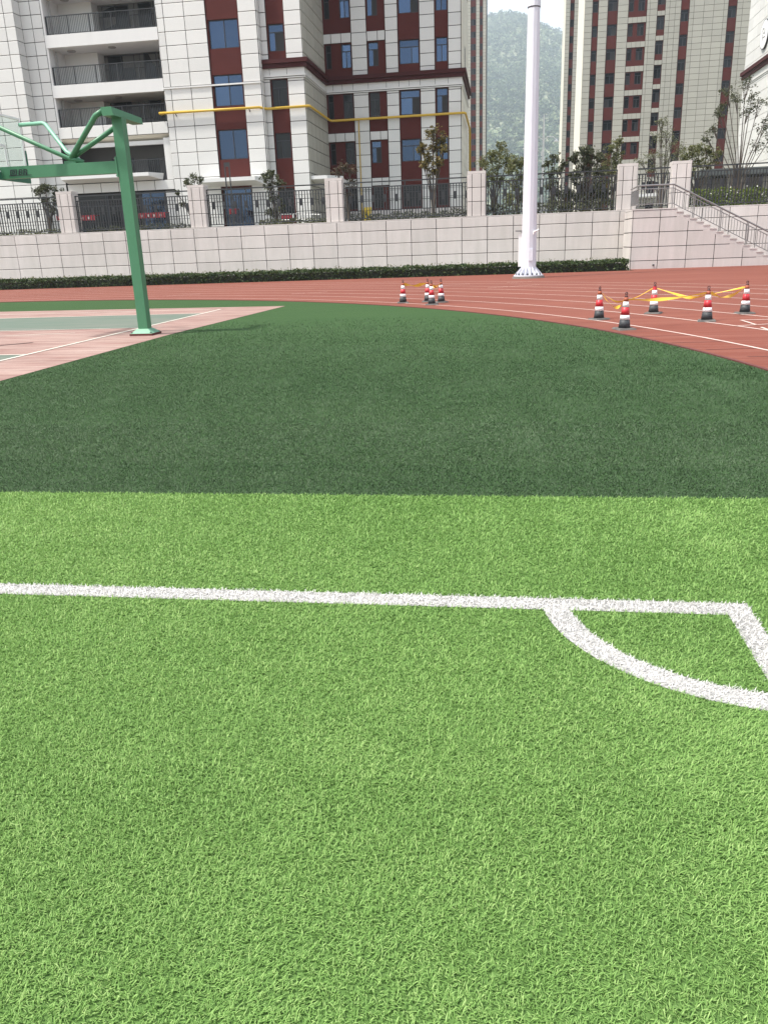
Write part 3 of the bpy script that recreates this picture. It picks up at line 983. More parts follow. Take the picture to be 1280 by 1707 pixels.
# hedge at the foot of the wall
hd = thing('hedge', 'low dark green clipped hedge along the foot of the tiled wall', 'hedge', (-14, 44.2, 0))
MB().box(-60, 6.1, 43.85, 44.75, -0.02, 0.36).build('hedge_core', M['hedge_core'], hd)
n = 52000
hx = rng.uniform(-40, 6.25, n)
hy = rng.uniform(43.66, 44.9, n)
hh = 0.50 + 0.07 * (patchy(hx, hy * 0.2, 3.0, 21) - 0.5) + 0.05 * (patchy(hx, hy * 0.2, 9.0, 22) - 0.5)
zt = np.where(rng.uniform(0, 1, n) < 0.6, rng.uniform(0, 1, n), 0.8 + 0.3 * rng.uniform(0, 1, n)) * hh
cen = np.stack([hx, hy, zt], 1)
leaf_object('hedge_leaves', leaf_cloud(cen, np.full(n, 0.03), n, 0.06, 1.0), M['hedge'], hd, ORG[hd])
n = 900
hx = rng.uniform(-40, 6.2, n)
cen = np.stack([hx, rng.uniform(43.7, 44.8, n), rng.uniform(0.5, 0.64, n)], 1)
leaf_object('sprigs', leaf_cloud(cen, np.full(n, 0.05), n * 3, 0.04, 1.4), M['leaf_green'], hd, ORG[hd])

# ================================================================== MAIN APARTMENT BUILDING
apt = thing('apartment_building', 'white tiled apartment building with dark red window bays and balconies, filling the upper left', 'building', (-18, 58, 3))
GZ = 2.9
ZT = 23.0
R0 = 13.15
STEP = 0.82
RS = 13.175 - 0.82 * 12      # common origin of tile courses
def rz(z0, z1):
    return rows(z0, z1, RS, STEP, 0.14)
core = MB()
core.box(-48, -32.66, 57.26, 75, GZ, 36)            # left block
core.box(-32.66, -31.12, 58.06, 75, GZ, 36)         # recessed strip
core.box(-31.12, -23.02, 61.3, 75, GZ, 36)          # behind the balconies
core.box(-23.02, -16.20, 58.34, 75, GZ, 36)         # main front
core.box(-16.17, -13.38, 58.94, 75, GZ, 36)         # right front
core.box(-13.38, -3.28, 65.84, 76, GZ, 36)          # set-back wing
core.build('wall', M['grout'], apt)
MB().box(-48, -3.28, 57.3, 76, 36.003, 36.6).build('roof', M['plaster_grey'], apt)

def strip_back(a0, a1, plane, z0, z1):
    MB().box(a0, a1, plane + 0.03, plane + 0.36, z0, z1).build('wall_strip', M['grout'], apt)

def tstrip(a0, a1, plane, z0, z1, cuts=(), m='tile'):
    strip_back(a0, a1, plane, z0, z1)
    grid(apt, 'f', plane + 0.03, [a0, *cuts, a1], rz(z0, z1), m)

# left block and its return
grid(apt, 'f', 57.26, [-40.1, -38.75, -37.4, -36.05, -34.7, -33.35, -32.63], rz(GZ, 20), 'tile')
grid(apt, 'r', -32.66, [57.26, 58.03], rz(GZ, 20), 'tile')
grid(apt, 'f', 58.06, [-32.63, -31.86, -31.12], rz(6.6, 20), 'tile')
MB().box(-31.13, -30.99, 58.06, 61.3, 9.4, 23).build('balcony_side_wall', M['plaster'], apt)
MB().box(-23.16, -23.0, 58.33, 61.3, 6.6, 23).build('balcony_side_wall', M['plaster'], apt)
MB().box(-30.98, -28.5, 60.2, 61.28, 9.4, 23).build('balcony_partition', M['plaster'], apt)
MB().box(-28.49, -23.17, 61.18, 61.29, 9.4, 23).build('balcony_back_wall', M['grout'], apt)
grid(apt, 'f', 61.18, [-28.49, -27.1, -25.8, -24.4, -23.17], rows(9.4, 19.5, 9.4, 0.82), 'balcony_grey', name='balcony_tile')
# balcony slabs, rails, doors
for k, (zb, zt_) in enumerate(((9.45, 10.30), (12.17, 12.93), (15.24, 16.0), (18.35, 19.1))):
    if k == 0:
        s = MB().box(-31.11, -23.03, 58.08, 61.29, zb + 0.10, zt_ - 0.1).build('balcony_slab', M['grout'], apt)
        grid(s, 'f', 58.08, [-31.11, -30.1, -29.0, -27.75, -26.5, -25.3, -24.15, -23.03], [zb + 0.1, zt_], 'tile', name='fascia_tile')
        MB().prism([(-31.11, 58.06, zb + 0.09), (-31.11, 58.75, zb - 0.22), (-31.11, 58.75, zb + 0.09)], (8.08, 0, 0)).build('soffit_trim', M['tile_cream'], s)
        MB().box(-31.11, -23.03, 58.4, 58.7, zb - 0.5, zb - 0.24).build('beam', M['plaster'], s)
    else:
        s = MB().box(-31.11, -23.03, 58.02, 61.17, zb, zt_).build('balcony_slab', M['plaster'], apt)
    rail = MB().box(-31.0, -23.1, 58.2, 58.26, zt_ + 1.12, zt_ + 1.17).box(-31.0, -23.1, 58.21, 58.25, zt_ + 0.08, zt_ + 0.11)
    for j in range(6):
        xx = -30.95 + 7.8 * j / 5
        rail.box(xx - 0.03, xx + 0.03, 58.2, 58.26, zt_, zt_ + 1.12)
    rr_ = rail.build('balcony_railing', M['metal_black'], apt)
    mb = MB()
    for j in range(63):
        xx = -30.95 + 7.8 * (j + 0.5) / 63
        mb.box(xx - 0.012, xx + 0.012, 58.22, 58.24, zt_ + 0.11, zt_ + 1.12)
    tag(mb.build('baluster_row', M['metal_black'], rr_), kind='stuff')
    for (a0, a1, h) in ((-28.2, -26.2, 2.25), (-25.5, -24.55, 2.3), (-23.8, -23.2, 2.3)):
        window(apt, 61.14 - 0.17 - 0.04, a0, a1, zt_ + 0.02, zt_ + h, splits=(0.5,) if a1 - a0 > 1.5 else (), glass='glass_dark', name='balcony_door')
    MB().lathe((-29.9 + 0.0, 59.2, zb - 0.07), [(0.28, 0), (0.3, 0.04), (0.3, 0.065)], 16).build('ceiling_lamp', M['plaster_grey'], s) if k else None
    MB().lathe((-26.8, 59.0, zb - 0.06), [(0.25, 0), (0.27, 0.055)], 16).build('ceiling_lamp', M['plaster_grey'], s) if k else None
    MB().tube([(-30.8, 58.7, zt_), (-30.8, 58.7, zt_ + 2.2)], 0.055, 8).build('rain_pipe', M['plaster_grey'], apt)
# lowest level under the balconies
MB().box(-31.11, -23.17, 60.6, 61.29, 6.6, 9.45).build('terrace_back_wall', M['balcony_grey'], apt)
MB().box(-30.75, -30.2, 58.3, 58.8, 6.62, 8.95).build('column', M['tile'], apt)
MB().box(-23.55, -23.03, 58.2, 58.6, 6.62, 9.3).build('column', M['tile'], apt)
window(apt, 60.38, -25.9, -25.0, 6.7, 8.3, glass='glass_dark', name='window')
window(apt, 60.38, -28.6, -26.9, 6.7, 8.4, splits=(0.5,), glass='glass_dark', name='window')
tr_ = MB().box(-30.1, -23.6, 58.3, 58.35, 7.95, 8.0)
for j in range(46):
    xx = -30.1 + 6.5 * j / 45
    tr_.box(xx - 0.014, xx + 0.014, 58.31, 58.34, 6.62, 7.95)
tr_.build('terrace_railing', M['metal_black'], apt)
cp = MB().hexa([(-30.9, 57.0, 6.82), (-24.4, 57.0, 6.82), (-23.9, 58.28, 6.62), (-31.0, 58.28, 6.62), (-30.9, 57.0, 7.05), (-24.4, 57.0, 7.05), (-23.8, 58.28, 7.05), (-31.0, 58.28, 7.05)]).build('canopy', M['plaster'], apt)
strip_back(-31.12, -23.02, 58.15, 5.9, 6.6)
grid(apt, 'f', 58.18, [-31.1, -29.9, -28.55, -27.2, -25.85, -24.5, -23.04], [5.95, 6.6], 'tile')
MB().box(-31.12, -23.02, 58.52, 61.3, 5.9, 6.58).build('terrace_floor', M['plaster'], apt)
# shop-like ground floor glazing
window(apt, 58.1, -30.95, -28.3, GZ, 5.88, splits=(0.52,), transom=0.72, glass='glass_dark', fw=0.1)
window(apt, 58.1, -28.28, -25.75, GZ, 5.88, splits=(0.4,), transom=0.70, glass='glass_dark', fw=0.1)
window(apt, 58.1, -25.73, -23.85, GZ, 5.88, splits=(0.25,), transom=0.68, fw=0.1)
grid(apt, 'f', 58.34, [-23.84, -23.04], rz(GZ, 5.9), 'tile')
MB().box(-31.1, -23.84, 58.5, 58.9, GZ, 5.9).build('void_wall', M['void'], apt)
MB().box(-23.84, -23.02, 58.345, 58.7, GZ, 5.9).build('wall_strip', M['grout'], apt)
grid(apt, 'f', 58.06, [-32.63, -31.86, -31.12], rz(GZ, 6.6), 'tile')

# main front, left of the corner
tstrip(-23.0, -19.62, 58.0, GZ, 20, (-22.5, -21.08))
tstrip(-17.42, -16.2, 58.0, GZ, 20)
rows1 = [(17.72, 19.42), (14.44, 16.14), (10.99, 12.90), (7.67, 9.55)]
h1 = [(-19.52, -17.50, a, b) for a, b in rows1] + [(-19.55, -17.45, GZ, 5.85)]
clad(apt, 'f', 58.0, -19.6, -17.44, GZ, 20, h1)
for k, (a, b) in enumerate(rows1):
    window(apt, 58.0, -19.52, -17.50, a, b, splits=(0.52,))
window(apt, 58.02, -19.55, -17.45, GZ, 5.85, splits=(0.58,), transom=0.84, fw=0.12, name='entrance_door')
MB().box(-23.02, -16.19, 57.9, 58.0, 12.24, 12.33).build('string_course', M['plaster'], apt)
MB().hexa([(-20.6, 56.7, 6.18), (-16.75, 56.7, 6.18), (-16.4, 57.98, 5.95), (-20.9, 57.98, 5.95), (-20.6, 56.7, 6.42), (-16.75, 56.7, 6.42), (-16.4, 57.98, 6.46), (-20.9, 57.98, 6.46)]).build('canopy', M['plaster'], apt)

MB().box(-16.199, -16.185, 58.03, 58.9, GZ, 36).build('wall_strip', M['grout'], apt)
grid(apt, 'r', -16.185, [58.0, 58.62], rz(GZ, 20), 'tile')
# right front bay with the dark red cornice
tstrip(-16.15, -15.73, 58.6, GZ, 12.53)
tstrip(-16.15, -15.73, 58.6, 13.62, 20)
tstrip(-14.52, -13.38, 58.6, GZ, 12.53)
tstrip(-14.52, -13.38, 58.6, 13.62, 20)
rows2 = [(17.45, 19.05), (14.18, 15.78), (10.83, 12.50), (7.62, 9.22), (3.7, 5.7)]
clad(apt, 'f', 58.6, -15.71, -14.54, GZ, 20, [(-15.66, -14.60, a, b) for a, b in rows2])
for k, (a, b) in enumerate(rows2):
    window(apt, 58.6, -15.66, -14.60, a, b, splits=(0.42,), transom=0.68, glass='glass_blue' if k in (0, 1) else 'glass_dark', dark=(2,) if k == 1 else ())
# side wall of the bay, its shade put into a darker tile colour
MB().box(-13.40, -13.38, 58.64, 65.4, GZ, 36).build('wall_strip', M['grout'], apt)
sc_ = [58.6, 59.85, 61.1, 62.35, 63.6, 64.85, 65.5]
grid(apt, 'r', -13.38, sc_, rz(GZ, 12.53), 'tile_tower')
grid(apt, 'r', -13.38, sc_, rz(13.62, 20), 'tile_tower')
MB().hexa([(-13.36, 57.9 + 0.8, 6.2), (-12.2, 58.7, 6.2), (-11.3, 60.0, 6.0), (-13.36, 60.0, 6.0), (-13.36, 58.7, 6.42), (-12.2, 58.7, 6.42), (-11.3, 60.0, 6.42), (-13.36, 60.0, 6.42)]).build('canopy', M['plaster'], apt)

# set-back wing
BV = 65.5
for (a0, a1) in ((-11.28, -10.15), (-8.78, -7.86), (-6.28, -5.19), (-4.22, -3.3)):
    tstrip(a0, a1, BV, 4.3, 12.53)
    tstrip(a0, a1, BV, 13.7, 20)
w1 = (-13.24, -12.82); w2 = (-12.08, -11.35); w3 = (-10.08, -9.32); w4 = (-7.79, -6.34); w5 = (-5.11, -4.28)
rowsB = [(17.47, 19.08), (14.22, 15.80), (10.85, 12.50), (7.66, 9.20), (4.45, 6.0)]
bands = [(15.86, 16.5), (9.25, 9.86), (6.05, 6.62)]
hb = [(-20, 0, a, b) for a, b in bands]
for (a0, a1, ws, banded) in ((-13.36, -11.3, (w1, w2), True), (-10.13, -8.8, (w3,), True), (-7.84, -6.3, (w4,), False), (-5.17, -4.24, (w5,), False)):
    hs = [(w[0], w[1], a, b) for w in ws for a, b in rowsB]
    clad(apt, 'f', BV, a0, a1, 4.3, 20, hs + (hb if banded else []))
    if banded:
        for (b0, b1) in bands:
            strip_back(a0, a1, BV, b0, b1)
            cuts = [a0, *( [-12.8, -12.05] if a0 < -13 else [-9.35]), a1]
            grid(apt, 'f', BV + 0.03, cuts, [b0, b1], 'tile')
    for w in ws:
        for k, (a, b) in enumerate(rowsB):
            wide = w is w4
            gl = 'glass_dark' if (w is w1 or (w is w2 and k in (2, 3, 4)) or k == 4 or (w is w3 and k in (2,))) else 'glass_blue'
            sp = () if w is w1 else ((0.62,) if wide else (0.5,))
            window(apt, BV, w[0], w[1], a, b, splits=sp, transom=0.68, glass=gl, dark=(2,) if (w is w3 and k in (0, 1, 3)) or (wide and k in (0, 2)) or (w is w5 and k == 2) else ())
strip_back(-13.36, -3.3, BV - 0.1, GZ, 4.28)
grid(apt, 'f', BV - 0.07, [-13.36, -12.1, -10.9, -9.7, -8.4, -7.1, -5.8, -4.5, -3.3], [GZ, 3.55, 4.28], 'tile_wall')
sd = [65.45, 66.9, 68.3, 69.7, 71.1, 72.5, 73.9, 75.3]
MB().box(-3.29, -3.27, 65.84, 75.8, GZ, 36).build('wall_strip', M['grout'], apt)
grid(apt, 'r', -3.27, sd, rz(GZ, 12.53), 'tile_cream')
grid(apt, 'r', -3.27, sd, rz(13.7, 20), 'tile_cream')
MB().box(-3.25, -3.21, 69.3, 70.4, 14.3, 15.9).build('vent_window', M['frame_dark'], apt)

# cornice: dark red moulding over a white frieze, running round the corners
def cornice(path, z0, z1, out, m, name):
    """path = outward offset polyline of (x, y, nx, ny)"""
    mb = MB()
    for (x0, y0, x1, y1, nx, ny, e0, e1) in path:
        mb.box(min(x0, x1) - (e0 if ny else 0), max(x0, x1) + (e1 if ny else 0), y0 - out if ny else y0, y0 + 0.35 if ny else y1, z0, z1) if ny else \
            mb.box(x0 - 0.02, x0 + out, y0, y1, z0, z1)
    return mb.build(name, M[m], apt)
def runs(out):
    return [(-16.165, 58.6, -13.38, 58.6, 0, -1, 0, out), (-13.38, 58.953, -13.38, BV - out - 0.002, 1, 0, 0, 0),
            (-13.36, BV, -3.27, BV, 0, -1, 0, out), (-3.27, BV + 0.353, -3.27, 75.4, 1, 0, 0, 0)]
cornice(runs(0.34), 13.40, 13.66, 0.34, 'red_cornice', 'cornice')
cornice(runs(0.22), 13.14, 13.398, 0.22, 'red_cornice', 'cornice')
cornice(runs(0.05), 12.74, 13.138, 0.05, 'tile', 'frieze')
cornice(runs(0.12), 12.64, 12.738, 0.12, 'tile', 'frieze')
cornice(runs(0.03), 12.60, 12.638, 0.03, 'grout', 'groove')
cornice(runs(0.09), 12.535, 12.598, 0.09, 'tile', 'frieze')
fj = MB()
for xx in (-15.72, -14.53, -12.8, -12.1, -11.29, -10.14, -8.79, -7.85, -7.1, -6.29, -5.18, -4.23):
    yy = 58.6 if xx < -13.4 else BV
    fj.box(xx - 0.012, xx + 0.012, yy - 0.054, yy - 0.049, 12.745, 13.13)
fj.build('frieze_joint', M['grout'], apt)

# yellow gas pipe clamped along the facade
gp = MB().tube([(-23.45, 58.6, 10.77), (-23.45, 57.8, 10.77), (-16.4, 57.8, 10.75), (-16.0, 58.38, 10.72), (-13.15, 58.38, 10.74), (-13.08, 58.5, 10.74), (-13.08, 65.15, 10.72), (-12.9, 65.25, 10.70),
               (-3.1, 65.25, 10.72), (-2.98, 65.4, 10.7), (-2.98, 72.8, 10.6), (-2.98, 73.2, 10.3), (-2.98, 73.2, 3.0)], 0.085, 10).build('gas_pipe', M['yellow_pipe'], apt, smooth=True)
MB().tube([(-10.95, 65.33, 10.68), (-10.95, 65.33, 3.0)], 0.04, 8).build('riser_pipe', M['yellow_pipe'], apt, smooth=True)
for xx in (-22.3, -17.1):
    MB().bar((xx, 57.99, 10.55), (xx, 57.8, 10.7), 0.05, 0.05).build('pipe_bracket', M['metal_black'], apt)

# ================================================================== FAR TOWERS
def tower(name, label, fy, cols, tiles, base, period, z0, z1, side, depth, u1, roof_m, tm, win_rel, red_rel, tile_rows, glass='glass_dark', bands=None, tile_geo_on=True):
    t = thing(name, label, 'building', ((cols[0][0] + u1) / 2, fy, 3))
    MB().box(side, u1, fy + 0.4, fy + depth, 2.9, z1).build('wall', M['grout_pale'], t)
    MB().box(side, u1, fy + 0.4, fy + depth, z1 + 0.003, z1 + 0.8).build('roof', M['plaster_grey'], t)
    return t

def facade_rows(base, period, z0, z1):
    k = math.floor((z0 - base) / period)
    out = []
    while base + k * period < z1:
        out.append(base + k * period)
        k += 1
    return out

t2 = thing('apartment_tower', 'wide beige tower at right with six dark red window columns and a sunlit left flank', 'building', (20, 130, 3))
T2Y, T2Z = 130.0, 58.0
MB().box(10.56, 44, T2Y + 0.36, 141, 2.9, T2Z).build('wall', M['grout_pale'], t2)
MB().box(10.56, 44, T2Y + 0.36, 141, T2Z + 0.003, T2Z + 0.9).build('roof', M['plaster_grey'], t2)
PER = 3.01
def t2strip(a0, a1, z0=2.9, z1=46.0, cuts=()):
    MB().box(a0, a1, T2Y + 0.03, T2Y + 0.358, z0, z1).build('wall_strip', M['grout_pale'], t2)
    grid(t2, 'f', T2Y + 0.03, [a0, *cuts, a1], rows(z0, z1, 29.0 - 0.7525 * 40, 0.7525, 0.1), 'tile_tower', gap=0.04)
t2strip(10.56, 11.6)
t2strip(12.42, 13.64)
t2strip(15.02, 16.42)
t2strip(18.9, 20.27, cuts=(19.3,))
t2strip(21.33, 23.38, cuts=(21.9, 22.65))
t2strip(24.5, 29.52, cuts=(25.1, 26.39, 27.67, 28.98))
t2strip(30.68, 43.8, cuts=(31.4, 32.7, 34.0, 35.3, 36.6, 37.9, 39.2, 40.5, 41.8))
def t2col(a0, a1, wins, wz, redz=None, red_base=None):
    """wins: list of (u0,u1); wz: (z0,z1) of one window; repeats every storey"""
    holes = []
    ks = range(-9, 6)
    for k in ks:
        for (p, q_) in wins:
            holes.append((p, q_, wz[0] + k * PER, wz[1] + k * PER))
    bandh = []
    if redz:
        for k in range(-9, 7):
            bandh.append((a0 - 1, a1 + 1, redz[1] - PER + k * PER, redz[0] + k * PER))
    holes = [h for h in holes if h[3] < 46 and h[2] > 3.2]
    bandh = [h for h in bandh if h[2] < 46 and h[3] > 2.9]
    clad(t2, 'f', T2Y, a0, a1, 2.9, 46.0, holes + bandh)
    for h in bandh:
        z0_, z1_ = max(h[2], 2.9), min(h[3], 46)
        MB().box(a0, a1, T2Y + 0.03, T2Y + 0.358, z0_, z1_).build('band', M['grout_pale'], t2)
        n = max(1, round((a1 - a0) / 0.6))
        grid(t2, 'f', T2Y + 0.03, [a0 + (a1 - a0) * i / n for i in range(n + 1)], [z0_, z1_], 'tile_tower', gap=0.03)
    for k, h in enumerate(holes):
        window(t2, T2Y, h[0], h[1], h[2], h[3], splits=(0.5,) if h[1] - h[0] > 0.75 else (), transom=0.72, glass='glass_dark', fw=0.07, dark=(rnd.choice((0, 1, 2)),) if rnd.random() < 0.5 else ())
t2col(11.62, 12.40, [(11.65, 12.37)], (28.36, 29.72))
t2col(13.66, 15.00, [(13.70, 14.96)], (28.40, 29.78))
t2col(16.44, 18.88, [(16.50, 17.14), (17.72, 18.62)], (28.15, 29.66), (27.44, 29.75))
t2col(20.29, 21.31, [(20.32, 21.28)], (28.72, 30.36), (27.98, 30.40))
t2col(23.40, 24.48, [(23.43, 24.45)], (29.51, 30.92))
t2col(29.54, 30.66, [(29.57, 30.63)], (29.53, 30.94))
MB().box(10.5, 10.56, T2Y, 140.9, 2.9, T2Z).build('side_wall', M['tile_cream'], t2)  # cream, lighter than the front tiles: sunlight on the flank put into the colour
MB().hexa([(17.6, 128.6, 7.2), (21.5, 128.6, 7.2), (21.8, 129.98, 7.0), (17.3, 129.98, 7.0), (17.6, 128.6, 7.6), (21.5, 128.6, 7.6), (21.8, 129.98, 7.6), (17.3, 129.98, 7.6)]).build('canopy', M['plaster'], t2)
MB().hexa([(28.6, 128.6, 7.7), (32.6, 128.6, 7.7), (32.9, 129.98, 7.5), (28.3, 129.98, 7.5), (28.6, 128.6, 8.2), (32.6, 128.6, 8.2), (32.9, 129.98, 8.2), (28.3, 129.98, 8.2)]).build('canopy', M['plaster'], t2)

t1 = thing('apartment_tower', 'narrow tower edge right of the white mast with one dark red window column', 'building', (15, 190, 3))
MB().box(11.70, 24, 190.36, 198.5, 2.9, 74).build('wall', M['grout_pale'], t1)
MB().box(11.70, 24, 190.36, 198.5, 74.003, 75).build('roof', M['plaster_grey'], t1)
MB().box(11.64, 11.70, 190, 198.4, 2.9, 74).build('side_wall', M['tile_cream'], t1)  # sunlit flank painted in: paler tile colour than the front
for (a0, a1) in ((11.70, 12.56), (13.38, 14.35), (15.2, 23.9)):
    MB().box(a0, a1, 190.03, 190.358, 2.9, 64).build('wall_strip', M['grout_pale'], t1)
    grid(t1, 'f', 190.03, [a0, a1] if a1 < 15 else [15.2, 17, 18.8, 20.6, 22.4, 23.9], rows(2.9, 64, 2.9, 0.735), 'tile_tower', gap=0.05)
hs = [(12.60, 13.34, 45.8 + k * 2.94, 47.17 + k * 2.94) for k in range(-14, 5)]
clad(t1, 'f', 190, 12.58, 13.36, 2.9, 64, hs)
clad(t1, 'f', 190, 14.37, 15.18, 2.9, 64, [])
for h in hs:
    window(t1, 190, *h, splits=(0.5,), glass='glass_dark', fw=0.07)

t0 = thing('apartment_tower', 'far slim tower with two dark red window columns just left of the hill', 'building', (-8, 240, 3))
MB().box(-30, -5.56, 240.36, 256, 2.9, 84).build('wall', M['grout_pale'], t0)
MB().box(-30, -5.56, 240.36, 256, 84.003, 85).build('roof', M['plaster_grey'], t0)
for (a0, a1) in ((-12.5, -9.52), (-8.11, -7.20), (-6.36, -5.5)):
    MB().box(a0, a1, 240.03, 240.358, 2.9, 78).build('wall_strip', M['grout_pale'], t0)
    grid(t0, 'f', 240.03, [a0, a1] if a1 > -9 else [-12.5, -11.0, -9.52], rows(2.9, 78, 2.9, 0.8), 'tile_tower', gap=0.05)
for (a0, a1) in ((-9.50, -8.13), (-7.18, -6.38)):
    hs = [(a0 + 0.05, a1 - 0.05, 58.65 + k * 2.86, 60.1 + k * 2.86) for k in range(-19, 5)]
    clad(t0, 'f', 240, a0, a1, 2.9, 78, hs)
    for h in hs:
        window(t0, 240, *h, splits=(0.5,), glass='glass_dark', fw=0.09, dark=(rnd.choice((0, 1)),))

# near building at the right edge: sunlit flank
rb = thing('apartment_building', 'bright sunlit white tiled building flank at the right edge with a round sign', 'building', (24, 66, 3))
MB().box(18.63, 34, 52, 74.6, 2.9, 36).build('wall', M['grout_pale'], rb)
MB().box(18.63, 34, 52, 74.6, 36.003, 37).build('roof', M['plaster_grey'], rb)
cy_ = [74.6 - 1.3 * k for k in range(18)][::-1]
grid(rb, 'l', 18.63, cy_, rz(GZ, 12.53), 'tile', gap=0.022)
grid(rb, 'l', 18.63, cy_, rz(13.7, 20), 'tile', gap=0.022)
MB().box(18.29, 18.63, 52.2, 74.63, 13.40, 13.66).build('cornice', M['red_cornice'], rb)
MB().box(18.41, 18.63, 52.2, 74.63, 13.14, 13.398).build('cornice', M['red_cornice'], rb)
MB().box(18.56, 18.63, 52.2, 74.6, 12.74, 13.138).build('frieze', M['tile'], rb)
MB().box(18.51, 18.63, 52.2, 74.6, 12.64, 12.738).build('frieze', M['tile'], rb)
MB().box(18.54, 18.63, 52.2, 74.6, 12.535, 12.6).build('frieze', M['tile'], rb)
rsn = thing('round_sign', 'round white sign with a dark rim on the sunlit building flank', 'sign', (18.55, 69.6, 15.3))
def disc_x(mb, x0, x1, r0, r1, cy, cz, n=40):
    a = []
    for (x, r) in ((x0, r0), (x1, r1)):
        a.append([(x, cy + r * math.cos(2 * math.pi * k / n), cz + r * math.sin(2 * math.pi * k / n)) for k in range(n)])
    b = len(mb.v)
    mb.v += a[0] + a[1]
    for k in range(n):
        k2 = (k + 1) % n
        mb.f.append((b + k, b + k2, b + n + k2, b + n + k))
    mb.f.append(tuple(b + n + k for k in range(n)))
    mb.f.append(tuple(b + k for k in range(n - 1, -1, -1)))
    return mb
disc_x(MB(), 18.59, 18.46, 0.98, 0.98, 69.6, 15.3).build('rim', M['frame_dark'], rsn)
disc_x(MB(), 18.46, 18.445, 0.93, 0.91, 69.6, 15.3).build('sign_face', M['white_frame'], rsn)
mk_ = MB()
for (dy, dz, w, h) in ((0.3, 0.32, 0.05, 0.3), (0.15, 0.38, 0.25, 0.05), (0.1, 0.1, 0.3, 0.05), (0.25, -0.15, 0.05, 0.4), (0.05, -0.2, 0.22, 0.05), (-0.2, 0.15, 0.05, 0.35), (-0.2, -0.2, 0.3, 0.05)):
    mk_.box(18.437, 18.446, 69.6 + dy - w / 2, 69.6 + dy + w / 2, 15.3 + dz - h / 2, 15.3 + dz + h / 2)
mk_.build('sign_mark', M['frame_dark'], rsn)

# ================================================================== BASKETBALL HOOP
hp = thing('basketball_hoop', 'green steel basketball hoop stand with glass backboard at left', 'basketball hoop', (-7.29, 15.95, 0.012))
GP = M['green_paint']
MB().box(-7.39, -7.19, 15.85, 16.05, 0.13, 4.07).build('post', GP, hp)
b_ = MB()
b_.hexa([(-7.52, 15.72, 0.055), (-7.06, 15.72, 0.055), (-7.06, 16.18, 0.055), (-7.52, 16.18, 0.055),
         (-7.41, 15.83, 0.14), (-7.17, 15.83, 0.14), (-7.17, 16.07, 0.14), (-7.41, 16.07, 0.14)])
b_.build('base_cover', mat('green_mottled', (0.14, 0.30, 0.20), 0.5, noise=[(8, 0.6, (0.08, 0.25, 0.14), ONE)]), hp)  # paler green than the post, with random darker blotches
MB().box(-7.53, -7.05, 15.71, 16.19, 0.012, 0.052).build('base_plate', M['track_edge'], hp)
for dx in (-0.2, 0.2):
    for dy in (-0.2, 0.2):
        MB().lathe((-7.29 + dx, 15.95 + dy, 0.05), [(0.022, 0), (0.022, 0.03)], 6).build('bolt', M['frame_dark'], hp)
MB().hexa([(-7.42, 15.55, 4.05), (-7.20, 15.55, 4.05), (-7.18, 16.8, 4.05), (-7.40, 16.8, 4.05), (-7.44, 15.55, 4.20), (-7.24, 15.55, 4.20), (-7.2, 16.8, 4.17), (-7.40, 16.8, 4.17)]).build('top_beam', GP, hp)
MB().box(-9.92, -7.426, 15.87, 16.03, 3.09, 3.31).build('arm', GP, hp)
MB().box(-7.425, -7.3925, 15.835, 16.065, 3.02, 3.38).build('arm_flange', GP, hp)
for dy_ in (15.85, 16.045):
    for z_ in (3.05, 3.35):
        MB().box(-7.44, -7.4255, dy_ - 0.012, dy_ + 0.012, z_ - 0.012, z_ + 0.012).build('bolt', M['steel'], hp)
JX, JY, JZ = -8.40, 15.95, 3.37
MB().tube([(-7.44, 15.62, 4.14), (-7.62, 15.68, 4.08), (JX, JY, JZ)], 0.052, 10).build('brace', GP, hp, smooth=True)
MB().tube([(-7.40, 15.97, 3.90), (JX, JY + 0.02, JZ + 0.02)], 0.045, 10).build('brace', GP, hp, smooth=True)
MB().tube([(-8.12, 15.95, 3.33), (JX, JY - 0.03, JZ + 0.03), (-9.80, 15.35, 4.12)], 0.042, 10).build('backboard_stay', GP, hp, smooth=True)
MB().tube([(-8.18, 16.02, 3.33), (-8.55, 16.15, 3.55), (-9.16, 16.62, 4.13), (-9.26, 16.68, 4.17), (-9.80, 16.74, 4.17)], 0.040, 10).build('backboard_stay', mat('green_sunlit', (0.16, 0.36, 0.25), 0.4), hp, smooth=True)  # paler green: sunlight on this stay is put into its colour
MB().box(JX - 0.1, JX + 0.14, JY - 0.05, JY + 0.05, 3.312, 3.36).build('gusset_plate', GP, hp)
# backboard: plane faces the court (-x)
BU = -9.86
gl = bpy.data.materials.new('backboard_glass')
gl.use_nodes = True
gn = gl.node_tree
pb = gn.nodes["Principled BSDF"]
pb.inputs["Base Color"].default_value = (0.55, 0.60, 0.59, 1)
pb.inputs["Roughness"].default_value = 0.05
tb = gn.nodes.new("ShaderNodeBsdfTransparent")
tb.inputs["Color"].default_value = (0.90, 0.95, 0.93, 1)
mxs = gn.nodes.new("ShaderNodeMixShader")
mxs.inputs[0].default_value = 0.90
gn.links.new(pb.outputs[0], mxs.inputs[1])
gn.links.new(tb.outputs[0], mxs.inputs[2])
gn.links.new(mxs.outputs[0], gn.nodes["Material Output"].inputs["Surface"])
bb = MB().box(BU - 0.006, BU + 0.006, 15.09, 16.81, 3.25, 4.27).build('backboard', gl, hp)
fr = MB()
for (y0, y1, z0, z1) in ((15.05, 15.09, 3.22, 4.31), (16.81, 16.85, 3.22, 4.31), (15.09, 16.81, 3.22, 3.25), (15.09, 16.81, 4.27, 4.31)):
    fr.box(BU - 0.02, BU + 0.02, y0, y1, z0, z1)
fr.build('backboard_frame', M['white_frame'], bb)
fr = MB()
